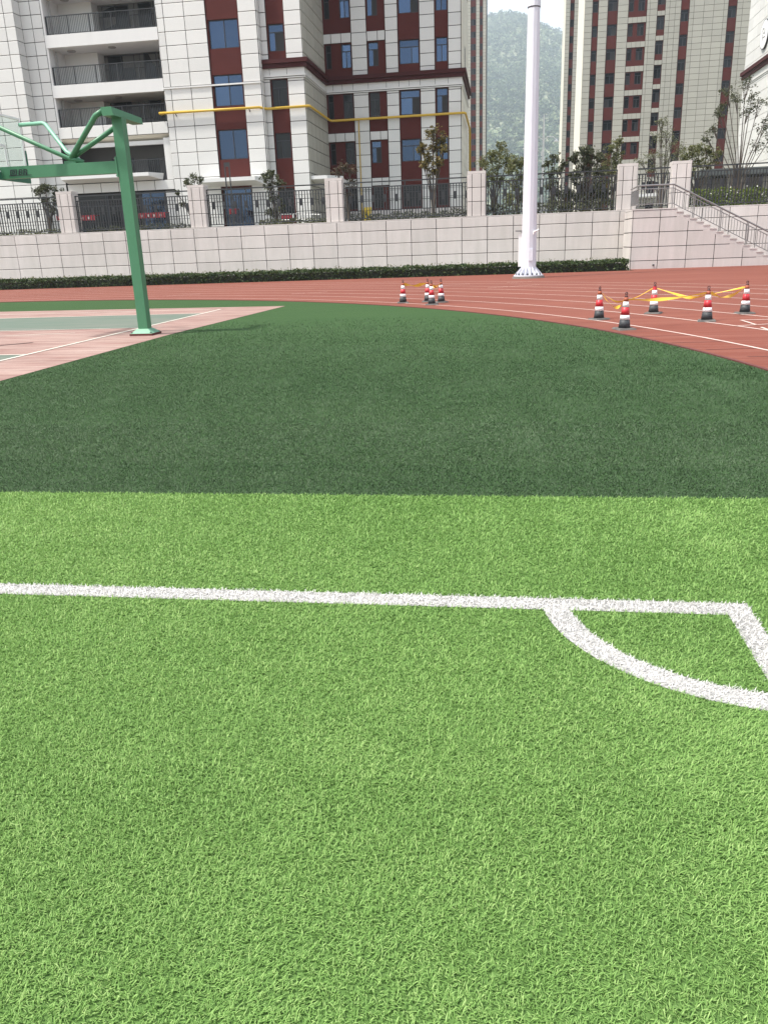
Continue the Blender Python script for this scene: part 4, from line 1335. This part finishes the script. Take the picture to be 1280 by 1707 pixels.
for (y0, y1, z0, z1) in ((15.66, 15.71, 3.27, 3.75), (16.15, 16.20, 3.27, 3.75), (15.71, 16.15, 3.70, 3.75), (15.71, 16.15, 3.27, 3.31)):
    fr.box(BU - 0.010, BU + 0.010, y0, y1, z0, z1)
fr.build('target_square', M['white_frame'], bb)
pd = MB()
pd.box(BU - 0.04, BU + 0.03, 15.0, 16.9, 3.08, 3.215)
pd.box(BU - 0.04, BU + 0.03, 16.855, 16.90, 3.215, 3.70)
pd.box(BU - 0.04, BU + 0.03, 15.0, 15.045, 3.215, 3.70)
pd.build('edge_padding', mat('green_pad', (0.03, 0.14, 0.085), 0.6), bb)
rm = MB()
rm.tube([(BU - 0.40 + 0.225 * math.cos(a), 15.95 + 0.225 * math.sin(a), 3.27) for a in [2 * math.pi * k / 28 for k in range(29)]], 0.012, 8, caps=False)
rm.bar((BU - 0.19, 15.95, 3.26), (BU - 0.012, 15.95, 3.26), 0.16, 0.03)
rm.build('rim', M['cone_red'], hp)
# black maker's mark on the arm: a boxed sign, two letters and a swoosh
lg = MB()
yA, yB = 15.862, 15.868
def lrect(x0, x1, z0, z1, sh=0.25, zc=3.2):
    lg.hexa([(x + (z - zc) * sh, y, z) for (x, y, z) in ((x0, yA, z0), (x1, yA, z0), (x1, yB, z0), (x0, yB, z0), (x0, yA, z1), (x1, yA, z1), (x1, yB, z1), (x0, yB, z1))])
for (x0, x1, z0, z1) in ((-9.64, -9.50, 3.148, 3.162), (-9.64, -9.50, 3.238, 3.252), (-9.64, -9.624, 3.162, 3.238), (-9.516, -9.50, 3.162, 3.238), (-9.60, -9.54, 3.178, 3.190), (-9.60, -9.54, 3.212, 3.224), (-9.60, -9.586, 3.190, 3.212), (-9.554, -9.54, 3.190, 3.212)):
    lrect(x0, x1, z0, z1)
for (x0, x1, z0, z1) in ((-9.46, -9.44, 3.15, 3.25), (-9.44, -9.40, 3.235, 3.25), (-9.44, -9.40, 3.193, 3.207), (-9.44, -9.40, 3.15, 3.165), (-9.40, -9.385, 3.165, 3.193), (-9.40, -9.385, 3.207, 3.235),
                         (-9.36, -9.34, 3.15, 3.25), (-9.34, -9.30, 3.235, 3.25), (-9.34, -9.30, 3.193, 3.207), (-9.30, -9.285, 3.207, 3.235), (-9.31, -9.285, 3.15, 3.193)):
    lrect(x0, x1, z0, z1)
lg.bar((-9.68, 15.865, 3.142), (-9.20, 15.865, 3.142), 0.006, 0.008)
lg.build('maker_mark', M['frame_dark'], hp)

# ================================================================== TALL WHITE POLE
PX, PY = 1.07, 38.4
pl = thing('floodlight_mast', 'tall white tapered steel mast with ribbed base standing on the red track', 'mast', (PX, PY, 0))
def mr(z):
    return 0.335 - 0.0079 * z
MB().lathe((PX, PY, 0), [(mr(0.14), 0.14), (mr(5), 5), (mr(10.72), 10.72)], 12).build('mast_shaft', M['white_pole'], pl)
MB().lathe((PX, PY, 0), [(mr(10.7) + 0.022, 10.73), (mr(16) + 0.02, 16), (mr(24) + 0.01, 24)], 12).build('upper_shaft', M['white_pole'], pl)
MB().lathe((PX, PY, 0), [(mr(10.7) + 0.012, 10.69), (mr(10.7) + 0.012, 10.735)], 12).build('joint_band', M['frame_dark'], pl)
MB().lathe((PX, PY, 0), [(0.66, 0.09), (0.66, 0.14)], 24).build('flange', M['white_pole'], pl)
MB().lathe((PX, PY, 0), [(0.74, -0.01), (0.70, 0.085)], 24).build('concrete_pad', M['concrete'], pl)
gm = MB()
gm.prism([(0.31, 0.012, 0.0), (0.60, 0.012, 0.0), (0.60, 0.012, 0.05), (0.33, 0.012, 0.34), (0.31, 0.012, 0.34)], (0, -0.024, 0))
gme = gm.mesh('gusset', M['white_pole'])
bm_ = MB().lathe((0, 0, 0), [(0.035, 0), (0.035, 0.05), (0.02, 0.05), (0.02, 0.09)], 8).mesh('anchor_bolt', M['frame_dark'])
for k in range(16):
    a = 2 * math.pi * k / 16 + 0.1
    g_ = inst('gusset', gme, pl, (PX, PY, 0.14))
    g_.rotation_euler = (0, 0, a)
    a += math.pi / 16
    inst('anchor_bolt', bm_, pl, (PX + 0.56 * math.cos(a), PY + 0.56 * math.sin(a), 0.14))
MB().box(PX - 0.02, PX + 0.16, PY - 0.342, PY - 0.30, 0.75, 1.25).build('access_hatch', M['white_pole'], pl)
MB().box(0.60, 0.80, 38.5, 38.9, 0.50, 1.90).build('cable_box', M['white_frame'], pl)
MB().prism([(0.45, 38.45, 2.06), (0.80, 38.45, 2.06), (0.80, 38.45, 1.86), (0.68, 38.45, 1.99), (0.45, 38.45, 2.01)], (0, 0.12, 0)).build('bracket', M['steel'], pl)
MB().tube([(1.27, 38.10, 1.98), (1.36, 38.0, 2.0), (1.46, 38.1, 2.06)], 0.035, 8).build('cleat', M['white_frame'], pl)
MB().tube([(1.25, 38.09, 1.86), (1.25, 38.09, 2.02)], 0.03, 8).build('cleat', M['white_frame'], pl)

# ================================================================== CONES AND TAPE
def cone_meshes():
    out = []
    pb_ = MB()
    s = 0.165
    pb_.hexa([(-s, -s, 0), (s, -s, 0), (s, s, 0), (-s, s, 0), (-s + 0.02, -s + 0.02, 0.03), (s - 0.02, -s + 0.02, 0.03), (s - 0.02, s - 0.02, 0.03), (-s + 0.02, s - 0.02, 0.03)])
    out.append(('base_plate', pb_.mesh('base_plate', M['cone_base']), False))
    def cr_(z):
        return 0.105 - 0.135 * (z - 0.03)
    for nm, z0, z1, m in (('lower_sleeve', 0.03, 0.175, 'cone_black'), ('white_band', 0.175, 0.255, 'cone_white'), ('red_band', 0.255, 0.39, 'cone_red'),
                          ('white_band', 0.39, 0.485, 'cone_white'), ('orange_neck', 0.485, 0.56, 'cone_tip')):
        r0, r1 = cr_(z0), cr_(z1)
        e = 0.003 if m in ('cone_white', 'cone_red') else 0
        out.append((nm, MB().lathe((0, 0, 0), [(r0 + e, z0 + 0.001), (r1 + e, z1 - 0.001)], 24).mesh(nm, M[m], smooth=False), True))
    kb_ = MB().lathe((0, 0, 0), [(0.034, 0.56), (0.026, 0.585), (0.016, 0.595), (0.016, 0.60)], 14)
    kb_.tube([(0.020 * math.cos(a), 0, 0.622 + 0.022 * math.sin(a)) for a in [2 * math.pi * k / 14 for k in range(15)]], 0.009, 6, caps=False)
    out.append(('carry_ring', kb_.mesh('carry_ring', M['cone_knob']), True))
    return out
CM = cone_meshes()
cones = {'A': (2.13, 15.12, 0.3, 'cone nearest the dark turf, in the group of five'), 'B': (3.81, 16.32, -0.2, 'cone second from the right in the group of five'),
         'C': (1.91, 17.17, 0.5, 'cone at the left end of the group of five'), 'D': (4.88, 17.77, 0.1, 'cone at the right end of the group of five'),
         'E': (3.16, 18.27, -0.4, 'cone at the back of the group of five'),
         'F': (-2.89, 23.72, 0.2, 'cone at the left end of the small far group'), 'G': (-1.97, 22.68, -0.1, 'cone at the front of the small far group'),
         'H': (-1.77, 23.52, 0.4, 'cone at the right end of the small far group'), 'I': (-2.20, 23.95, 0.0, 'cone hidden behind the front one of the far group')}
for k, (x, y, r, lab) in cones.items():
    c = thing('traffic_cone', 'red, white and black ' + lab, 'traffic cone', (x, y, 0.003), 'traffic cones on the running track')
    c.rotation_euler = (rnd.uniform(-0.02, 0.02), rnd.uniform(-0.02, 0.02), r)
    for nm, me, sm in CM:
        o = bpy.data.objects.new(nm, me)
        COL.objects.link(o)
        o.parent = c
        if k == 'E' and nm == 'orange_neck':
            o.data = MB().lathe((0, 0, 0), [(0.0436, 0.485), (0.0336, 0.559)], 24).mesh('red_neck', M['cone_red'])
            o.name = 'red_neck'
for me in {q[1] for q in CM if q[2]}:
    n_ = len(me.polygons)
    me.polygons.foreach_set('use_smooth', [len(p.vertices) == 4 for p in me.polygons])

def ribbon(label, pts, width, twist=3.0, seed=1):
    """pts: control points; smooth sag between them; ribbon turns about its run"""
    r = random.Random(seed)
    P = []
    for i in range(len(pts) - 1):
        a, b = Vector(pts[i]), Vector(pts[i + 1])
        n = 10
        for k in range(n):
            P.append(a.lerp(b, k / n))
    P.append(Vector(pts[-1]))
    for _ in range(6):
        P = [P[0]] + [(P[i - 1] + P[i] * 2 + P[i + 1]) / 4 for i in range(1, len(P) - 1)] + [P[-1]]
    mb = MB()
    prev = None
    ph = r.uniform(0, 6)
    N = len(P)
    for i, p in enumerate(P):
        t = i / (N - 1)
        d = (P[min(i + 1, N - 1)] - P[max(i - 1, 0)]).normalized()
        up = Vector((0, 0, 1))
        s = d.cross(up).normalized()
        width_ = width * 0.72
        ang = 0.5 * math.sin(ph + t * twist * 2) + 0.35 * math.sin(ph * 2 + t * twist * 5)
        wv = (up * math.cos(ang) + s * math.sin(ang)) * width_ * (0.30 + 0.20 * math.sin(ph + 9 * t))
        if i in (0, N - 1):
            wv *= 0.35
        mb.v += [tuple(p - wv), tuple(p), tuple(p + wv + s * 0.008)]
        if i:
            b = 3 * i
            mb.f += [(b - 3, b - 2, b + 1, b), (b - 2, b - 1, b + 2, b + 1)]
    o = mb.build('barrier_tape', M['tape'], None, smooth=True, loc=P[0])
    return tag(o, label, 'barrier tape', 'yellow tape strung between the cones')
zt_ = 0.525
C_ = {k: Vector((v[0], v[1], zt_)) for k, v in cones.items()}
def mid(a, b, t, z):
    p = C_[a].lerp(C_[b], t)
    return (p.x, p.y, z)
E1 = lambda k, dx, dy=0.0, z=zt_: (C_[k].x + dx, C_[k].y + dy, z)
ribbon('twisted yellow tape sagging from the leftmost to the nearest cone', [E1('C', 0.03, -0.03), mid('C', 'A', .3, .42), mid('C', 'A', .62, .32), mid('C', 'A', .85, .38), E1('A', -0.03, 0.02)], 0.10, 2, 3)
ribbon('long taut yellow tape from the nearest cone across to the second from right', [E1('A', 0.035, 0), mid('A', 'B', .3, .475), mid('A', 'B', .6, .48), E1('B', -0.035, 0)], 0.11, 1.2, 5)
ribbon('yellow tape rising from the second to the rightmost cone', [E1('B', 0.03, 0.02), mid('B', 'D', .3, .40), mid('B', 'D', .6, .40), E1('D', -0.035, 0)], 0.10, 3, 7)
ribbon('slack yellow tape from the rightmost cone back to the rear cone', [E1('D', -0.03, 0.02), mid('D', 'E', .35, .40), mid('D', 'E', .6, .31), mid('D', 'E', .8, .42), E1('E', 0.035, 0)], 0.085, 3, 9)
ribbon('thin yellow tape from the rear cone down to the leftmost cone', [E1('E', -0.035, 0), mid('E', 'C', .35, .36), mid('E', 'C', .7, .30), E1('C', 0.03, 0.02)], 0.06, 2, 11)
ribbon('yellow tape between the two left cones of the far group', [E1('F', 0.03, 0), mid('F', 'I', .5, .46), E1('I', -0.03, 0)], 0.13, 1.2, 13)
ribbon('yellow tape between the front and right cones of the far group', [E1('G', 0.03, 0), mid('G', 'H', .5, .42), E1('H', -0.03, 0)], 0.09, 2, 15)
ribbon('short slack yellow tape between the rear and right cones of the far group', [E1('I', 0.03, 0), mid('I', 'H', .5, .40), E1('H', -0.02, 0.02)], 0.08, 2, 17)

# ================================================================== SMALL THINGS ON THE TERRACE
bn = thing('wheelie_bin', 'yellow plastic bin standing behind the fence by the set-back wing', 'bin', (-10.0, 62, 2.98))
MB().hexa([(-10.2, 61.8, 3.0), (-9.82, 61.8, 3.0), (-9.82, 62.2, 3.0), (-10.2, 62.2, 3.0), (-10.27, 61.72, 4.2), (-9.75, 61.72, 4.2), (-9.75, 62.28, 4.2), (-10.27, 62.28, 4.2)]).build('bin_body', M['yellow_plastic'], bn)
MB().hexa([(-10.3, 61.68, 4.203), (-9.72, 61.68, 4.203), (-9.72, 62.3, 4.203), (-10.3, 62.3, 4.203), (-10.26, 61.74, 4.27), (-9.76, 61.74, 4.27), (-9.76, 62.3, 4.40), (-10.26, 62.3, 4.40)]).build('lid', M['yellow_plastic'], bn)
MB().box(-10.03, -9.99, 61.70, 61.715, 3.2, 4.1).build('stripe', M['frame_dark'], bn)

def red_table(u0, u1, y, z0, z1, label):
    t = thing('red_cloth_table', label, 'table', ((u0 + u1) / 2, y, 2.98))
    top = MB().box(u0, u1, y - 0.35, y + 0.35, z1 - 0.03, z1)
    top.build('table_top', M['red_cloth'], t)
    mb = MB()
    n = max(6, int((u1 - u0) / 0.1))
    for k in range(n):
        xa, xb = u0 + (u1 - u0) * k / n, u0 + (u1 - u0) * (k + 1) / n
        ya, yb = y - 0.36 - 0.03 * (k % 2), y - 0.36 - 0.03 * ((k + 1) % 2)
        mb.hexa([(xa, ya, z0), (xb, yb, z0), (xb, yb + 0.02, z0), (xa, ya + 0.02, z0), (xa, ya, z1 - 0.031), (xb, yb, z1 - 0.031), (xb, yb + 0.02, z1 - 0.031), (xa, ya + 0.02, z1 - 0.031)])
    mb.build('cloth_skirt', M['red_cloth'], t)
    for k in range(max(1, int((u1 - u0) / 0.45))):
        xx = u0 + 0.2 + 0.45 * k
        MB().box(xx, xx + 0.13, y - 0.408, y - 0.398, z0 + 0.08, z0 + 0.24).build('white_mark', M['white_marks'], t)
    for xx in (u0 + 0.06, u1 - 0.06):
        for yy in (y - 0.3, y + 0.3):
            MB().box(xx - 0.025, xx + 0.025, yy - 0.025, yy + 0.025, 2.98, z1 - 0.032).build('leg', M['metal_black'], t)
red_table(-25.1, -23.1, 56.5, 4.03, 4.38, 'long table with red cloth before the ground floor window right of the hoop post')
red_table(-31.2, -30.5, 56.5, 4.15, 4.45, 'small table with a red cloth left of the hoop post, beside the leftmost pillar')
red_table(-29.5, -28.3, 56.5, 4.05, 4.40, 'middle sized table with a red cloth right of the leftmost pillar')
red_table(-18.6, -18.08, 56.5, 4.05, 4.40, 'narrow dark legged stand with a red cloth before the entrance doors')

wr = thing('white_rail', 'low white pipe rail with a red panel behind the fence right of the entrance', 'rail', (-13.7, 56.4, 2.98))
for z in (3.55, 3.9):
    MB().tube([(-15.1, 56.4, z), (-14.0, 56.4, z), (-12.2, 56.0, z - 0.12)], 0.03, 6).build('rail_pipe', M['white_frame'], wr)
for xx, yy in ((-15.05, 56.4), (-14.2, 56.4), (-13.2, 56.2), (-12.25, 56.0)):
    MB().box(xx - 0.025, xx + 0.025, yy - 0.025, yy + 0.025, 2.98, 3.92 - (0.1 if xx > -14 else 0)).build('rail_post', M['white_frame'], wr)
MB().box(-15.0, -14.25, 56.385, 56.415, 3.62, 3.84).build('red_panel', M['red_cloth'], wr)

tp = thing('twin_post', 'pair of thin dark posts in front of the entrance canopy', 'post', (-18.15, 55.2, 2.98))
for xx in (-18.3, -18.0):
    MB().box(xx - 0.035, xx + 0.035, 55.17, 55.23, 2.98, 6.95).build('post', M['metal_black'], tp)
MB().box(-18.34, -17.96, 55.165, 55.235, 6.952, 7.2).build('top_plate', M['metal_black'], tp)

lp = thing('street_lamp', 'slim white street lamp with curved arms seen just right of the tall white mast', 'street lamp', (3.1, 75, 2.98))
MB().lathe((3.1, 75, 2.98), [(0.16, 0), (0.16, 1.2), (0.12, 1.25), (0.10, 4), (0.07, 7.4), (0.04, 8.6)], 12).build('lamp_post', M['white_frame'], lp)
for dx in (-1, 1):
    MB().tube([(3.1, 75, 9.6), (3.1 + 0.35 * dx, 75, 9.9), (3.1 + 0.8 * dx, 75, 9.85), (3.1 + 1.05 * dx, 75, 9.65)], 0.035, 8).build('lamp_arm', M['white_frame'], lp)
    MB().lathe((3.1 + 1.05 * dx, 75, 9.45), [(0.05, 0.2), (0.17, 0.1), (0.19, 0)][::-1], 12).build('lamp_head', M['white_frame'], lp)
MB().box(2.9, 3.02, 74.7, 74.85, 8.4, 8.75).build('camera_box', M['white_frame'], lp)

bx_ = thing('utility_box', 'small white box on the terrace behind the fence by the slim lamp', 'box', (3.4, 70, 2.98))
MB().box(2.55, 3.7, 69.8, 70.4, 2.98, 4.2).build('box_body', M['white_frame'], bx_)
MB().box(2.5, 3.75, 69.75, 70.45, 4.203, 4.27).build('box_lid', M['concrete'], bx_)

sh = thing('shelter', 'dark roofed shelter with pale wall panels behind the fence at the right edge', 'shelter', (15.2, 58, 2.98))
MB().box(12.1, 18.2, 56.8, 60.0, 5.10, 5.50).build('roof_fascia', mat('shelter_roof', (0.085, 0.10, 0.10), 0.5), sh)
MB().box(12.4, 18.2, 59.6, 59.8, 2.98, 5.097).build('back_wall', M['plaster_grey'], sh)
for k in range(7):
    x = 12.9 + 0.75 * k
    if k in (2, 3, 5):
        MB().box(x, x + 0.62, 59.5, 59.597, 2.98, 5.09).build('wall_panel', M['plaster'], sh)
    MB().box(x - 0.09, x, 57.0, 57.1, 2.98, 5.097).build('column', M['frame_dark'], sh)

# ================================================================== TREES AND SHRUBS
def tree(name, label, cat, base, blobs, n, size, m, trunk_r=0.06, stems=None, flat=0.85, group=None):
    t = thing(name, label, cat, base, group)
    B = Vector(base)
    tk = MB()
    for k, (x, y, z, r) in enumerate(blobs):
        p = Vector((x, y + rnd.uniform(-0.4, 0.4), z))
        fork = B.lerp(Vector((p.x, p.y, B.z + (p.z - B.z) * 0.45)), 0.55 if stems is None else 0.25)
        fork = Vector((B.x + (p.x - B.x) * 0.25, B.y + (p.y - B.y) * 0.25, B.z + (p.z - B.z) * 0.45))
        tk.tube([B + Vector((rnd.uniform(-1, 1) * trunk_r * 0.6, rnd.uniform(-1, 1) * trunk_r * 0.6, 0)), fork, p.lerp(fork, 0.3), p + Vector((0, 0, r * 0.7))], [trunk_r, trunk_r * 0.62, trunk_r * 0.38, trunk_r * 0.12], 6)
        for _ in range(4):
            d = Vector((rnd.gauss(0, 1), rnd.gauss(0, 1), rnd.gauss(0.3, 0.8))).normalized() * r
            tk.tube([p.lerp(fork, 0.25), p + d * 0.5, p + d], [trunk_r * 0.3, trunk_r * 0.2, trunk_r * 0.08], 4)
        blobs[k] = (p.x, p.y, p.z, r)
    tk.build('trunk', M['bark'], t)
    # leaves gather in tufts inside every limb's volume
    cen, rad = [], []
    for (x, y, z, r) in blobs:
        for _ in range(20):
            d = Vector((rnd.gauss(0, 1), rnd.gauss(0, 1), rnd.gauss(0, 1))).normalized() * r * rnd.uniform(0.2, 1.25)
            cen.append((x + d.x, y + d.y, z + d.z * flat))
            rad.append(r * rnd.uniform(0.25, 0.6))
    q = leaf_cloud(np.array(cen), np.array(rad), n, size, flat)
    leaf_object('crown', q, M[m], t, B)
    return t

TZ = 2.98
tree('sapling', 'sparse dark sapling behind the leftmost fence panel', 'tree', (-28.2, 49.8, TZ), [(-28.54, 49.8, 5.61, .33), (-27.94, 49.8, 5.80, .33), (-27.51, 49.8, 5.57, .33), (-28.29, 49.8, 5.01, .37), (-27.69, 49.8, 4.99, .41), (-27.99, 49.8, 4.41, .37)], 1500, 0.075, 'leaf_dark', 0.07)
tree('shrub', 'thin leafy shrub rising behind the pillar right of the hoop post', 'shrub', (-18.9, 50.2, TZ), [(-19.62, 50.2, 5.1, .18), (-19.2, 50.2, 5.75, .25), (-18.67, 50.2, 6.0, .29), (-18.32, 50.2, 5.8, .25), (-18.88, 50.2, 5.5, .33), (-18.2, 50.2, 4.9, .25), (-19.5, 50.2, 4.5, .2)], 1000, 0.07, 'leaf_dark', 0.045)
tree('shrub', 'dark upright shrub behind the fence right of the entrance doors', 'shrub', (-13.75, 50.5, TZ), [(-14.18, 50.5, 5.8, .3), (-13.79, 50.5, 5.95, .3), (-13.57, 50.5, 5.44, .36), (-14.03, 50.5, 5.29, .38), (-13.86, 50.5, 4.61, .42), (-13.38, 50.5, 4.08, .36), (-14.1, 50.5, 3.8, .35)], 1900, 0.075, 'leaf_dark', 0.06)
tree('young_tree', 'young tree with yellowish top leaves in front of the set-back wing', 'tree', (-4.2, 50.5, TZ), [(-4.15, 50.5, 7.68, .41), (-3.63, 50.5, 7.31, .38), (-4.85, 50.5, 7.0, .31), (-4.16, 50.5, 6.95, .42), (-3.54, 50.5, 6.76, .28), (-4.52, 50.5, 6.43, .42), (-3.89, 50.5, 6.1, .35), (-4.18, 50.5, 5.6, .35), (-4.73, 50.5, 6.0, .28)], 3600, 0.068, 'leaf_yellow', 0.075)
tree('shrub', 'brownish bare shrub behind the pillar by the small canopy', 'shrub', (-9.55, 52, TZ), [(-9.85, 52, 6.3, .36), (-9.41, 52, 6.1, .36), (-10.16, 52, 5.95, .29), (-9.3, 52, 5.4, .35), (-9.8, 52, 4.7, .4)], 1300, 0.055, 'leaf_brown', 0.05)
tree('bushy_tree', 'bushy green tree left of the tall white mast, below the hill', 'tree', (-0.7, 53, TZ), [(-1.35, 53, 6.2, .45), (-0.85, 53, 6.55, .45), (-0.3, 53, 7.0, .42), (-0.39, 53, 6.19, .55), (0.07, 53, 6.24, .45), (-0.82, 53, 5.6, .55), (-1.2, 53, 5.2, .45), (-0.2, 53, 5.1, .5)], 3900, 0.062, 'leaf_green', 0.07)
tree('bushy_tree', 'rounder green bush touching the left side of the tall white mast', 'tree', (0.75, 51.5, TZ), [(0.52, 51.5, 6.1, .4), (0.94, 51.5, 5.95, .42), (0.32, 51.5, 5.65, .44), (0.88, 51.5, 5.35, .46), (0.61, 51.5, 4.71, .45), (0.3, 51.5, 4.1, .45), (0.9, 51.5, 4.0, .4)], 3300, 0.062, 'leaf_green', 0.06)
tree('shrub', 'dark leggy shrub just right of the slim white lamp', 'shrub', (2.7, 51, TZ), [(2.36, 51, 5.82, .26), (2.80, 51, 6.12, .3), (3.3, 51, 5.7, .22), (2.59, 51, 5.24, .33), (2.99, 51, 5.38, .28), (2.50, 51, 4.6, .42), (3.03, 51, 4.25, .45), (2.7, 51, 3.6, .4)], 2700, 0.062, 'leaf_dark', 0.05)
tree('dark_tree', 'dense dark tree filling the fence panel left of the stair landing', 'tree', (4.7, 52, TZ), [(3.3, 52, 3.6, .5), (4.3, 52, 3.9, .6), (5.2, 52, 4.3, .6), (3.88, 52, 6.1, .3), (4.46, 52, 6.3, .42), (4.91, 52, 6.15, .44), (5.35, 52, 6.05, .4), (4.59, 52, 5.55, .5), (5.28, 52, 5.35, .5), (4.46, 52, 4.57, .55), (5.49, 52, 4.53, .55), (3.7, 52, 4.2, .5), (4.0, 52, 5.1, .4), (4.9, 52, 3.8, .6), (5.8, 52, 3.8, .5), (3.7, 52, 3.5, .5)], 11000, 0.064, 'leaf_dark', 0.09)
tree('leafy_tree', 'loose green tree behind the pillar at the stair landing', 'tree', (6.5, 54, TZ), [(6.6, 54, 7.1, .28), (6.2, 54, 6.75, .3), (6.6, 54, 6.4, .38), (6.0, 54, 6.0, .45), (6.7, 54, 5.9, .38), (6.3, 54, 5.3, .5), (5.9, 54, 4.6, .5)], 2900, 0.06, 'leaf_green', 0.06)
tree('wispy_tree', 'thin olive tree with fine twigs behind the short fence panel', 'tree', (9.7, 56, TZ), [(9.35, 56, 8.2, .35), (9.73, 56, 7.6, .55), (9.3, 56, 7.2, .5), (10.13, 56, 7.0, .5), (9.0, 56, 6.5, .5), (9.82, 56, 6.3, .6), (10.6, 56, 6.6, .5), (9.0, 56, 5.6, .5), (10.2, 56, 5.6, .6), (8.4, 56, 6.0, .4)], 3000, 0.048, 'leaf_olive', 0.06)
tree('bush', 'green bush behind the second pillar of the stair landing', 'bush', (11.6, 55, TZ), [(11.02, 55, 6.4, .36), (11.53, 55, 6.55, .42), (12.07, 55, 6.37, .4), (10.70, 55, 6.05, .4), (12.55, 55, 6.15, .35), (11.5, 55, 5.8, .5), (12.2, 55, 5.7, .45), (10.9, 55, 5.4, .5)], 3300, 0.062, 'leaf_green', 0.07)
tree('multistem_tree', 'tall sparse multi-stemmed tree in front of the bright building at right', 'tree', (13.45, 53, TZ), [(12.49, 53, 9.3, .40), (13.27, 53, 9.6, .5), (13.82, 53, 8.96, .45), (12.2, 53, 8.5, .3), (11.94, 53, 8.1, .27), (11.8, 53, 7.3, .42), (13.57, 53, 8.2, .42), (14.19, 53, 8.48, .45), (14.63, 53, 7.4, .45), (14.5, 53, 6.4, .5), (12.86, 53, 8.8, .34), (11.5, 53, 6.9, .3), (14.9, 53, 8.6, .4), (15.2, 53, 7.0, .5)], 3400, 0.055, 'leaf_dark', 0.05)

def low_shrub(label, u0, u1, y, h, n, m, size=0.06, w=0.35):
    n_ = n
    hx = rng.uniform(u0, u1, n_)
    hz_ = TZ + rng.uniform(0, 1, n_) * h * (0.65 + 0.5 * patchy(hx, hx * 0, 4.0, int(abs(u0) * 10)))
    cen = np.stack([hx, rng.uniform(y - w, y + w, n_), hz_], 1)
    o = leaf_object('low_shrub', leaf_cloud(cen, np.full(n_, 0.06), n_, size, 1.0), M[m])
    return tag(o, label, 'shrub')
low_shrub('row of bright green flowering shrubs behind the fence above the steps', 9.9, 17.0, 49.6, 1.05, 4200, 'leaf_bright', 0.07, 0.4)
low_shrub('low dark green plants at the fence foot below the yellow leaved tree', -9.0, -2.2, 49.3, 0.55, 2600, 'leaf_dark')
low_shrub('low grassy plants at the fence foot below the white rail', -14.5, -10.3, 49.3, 0.38, 1500, 'leaf_green')
low_shrub('low plants at the fence foot left of the hoop post', -33, -26.8, 49.3, 0.42, 1300, 'leaf_green')
low_shrub('low plants at the fence foot just right of the hoop post', -25.6, -18.6, 49.3, 0.40, 1500, 'leaf_dark')
low_shrub('low dark plants at the fence foot behind the tall white mast', -1.1, 6.0, 49.5, 0.8, 2200, 'leaf_dark', 0.08)
fl = rng.uniform(0, 1, (60, 3)) * np.array([5.5, 0.5, 0.5]) + np.array([10.8, 49.2, 3.55])
tag(leaf_object('flower', leaf_cloud(fl, np.full(60, 0.03), 200, 0.05, 1.0), M['white_frame']), 'small white blossoms on the bright green shrubs above the steps', 'flowers')

flush_tiles()

# ------------------------------------------------------------------ air
hz_m = bpy.data.materials.new('haze')
hz_m.use_nodes = True
hn = hz_m.node_tree
hn.nodes.clear()
pv = hn.nodes.new("ShaderNodeVolumePrincipled")
pv.inputs["Color"].default_value = (0.80, 0.90, 1.0, 1)
pv.inputs["Density"].default_value = 0.00021
pv.inputs["Anisotropy"].default_value = 0.2
ho = hn.nodes.new("ShaderNodeOutputMaterial")
hn.links.new(pv.outputs[0], ho.inputs["Volume"])
tag(MB().box(-1600, 1600, -110, 3300, -1.1, 760).build('haze', hz_m), kind='stuff')
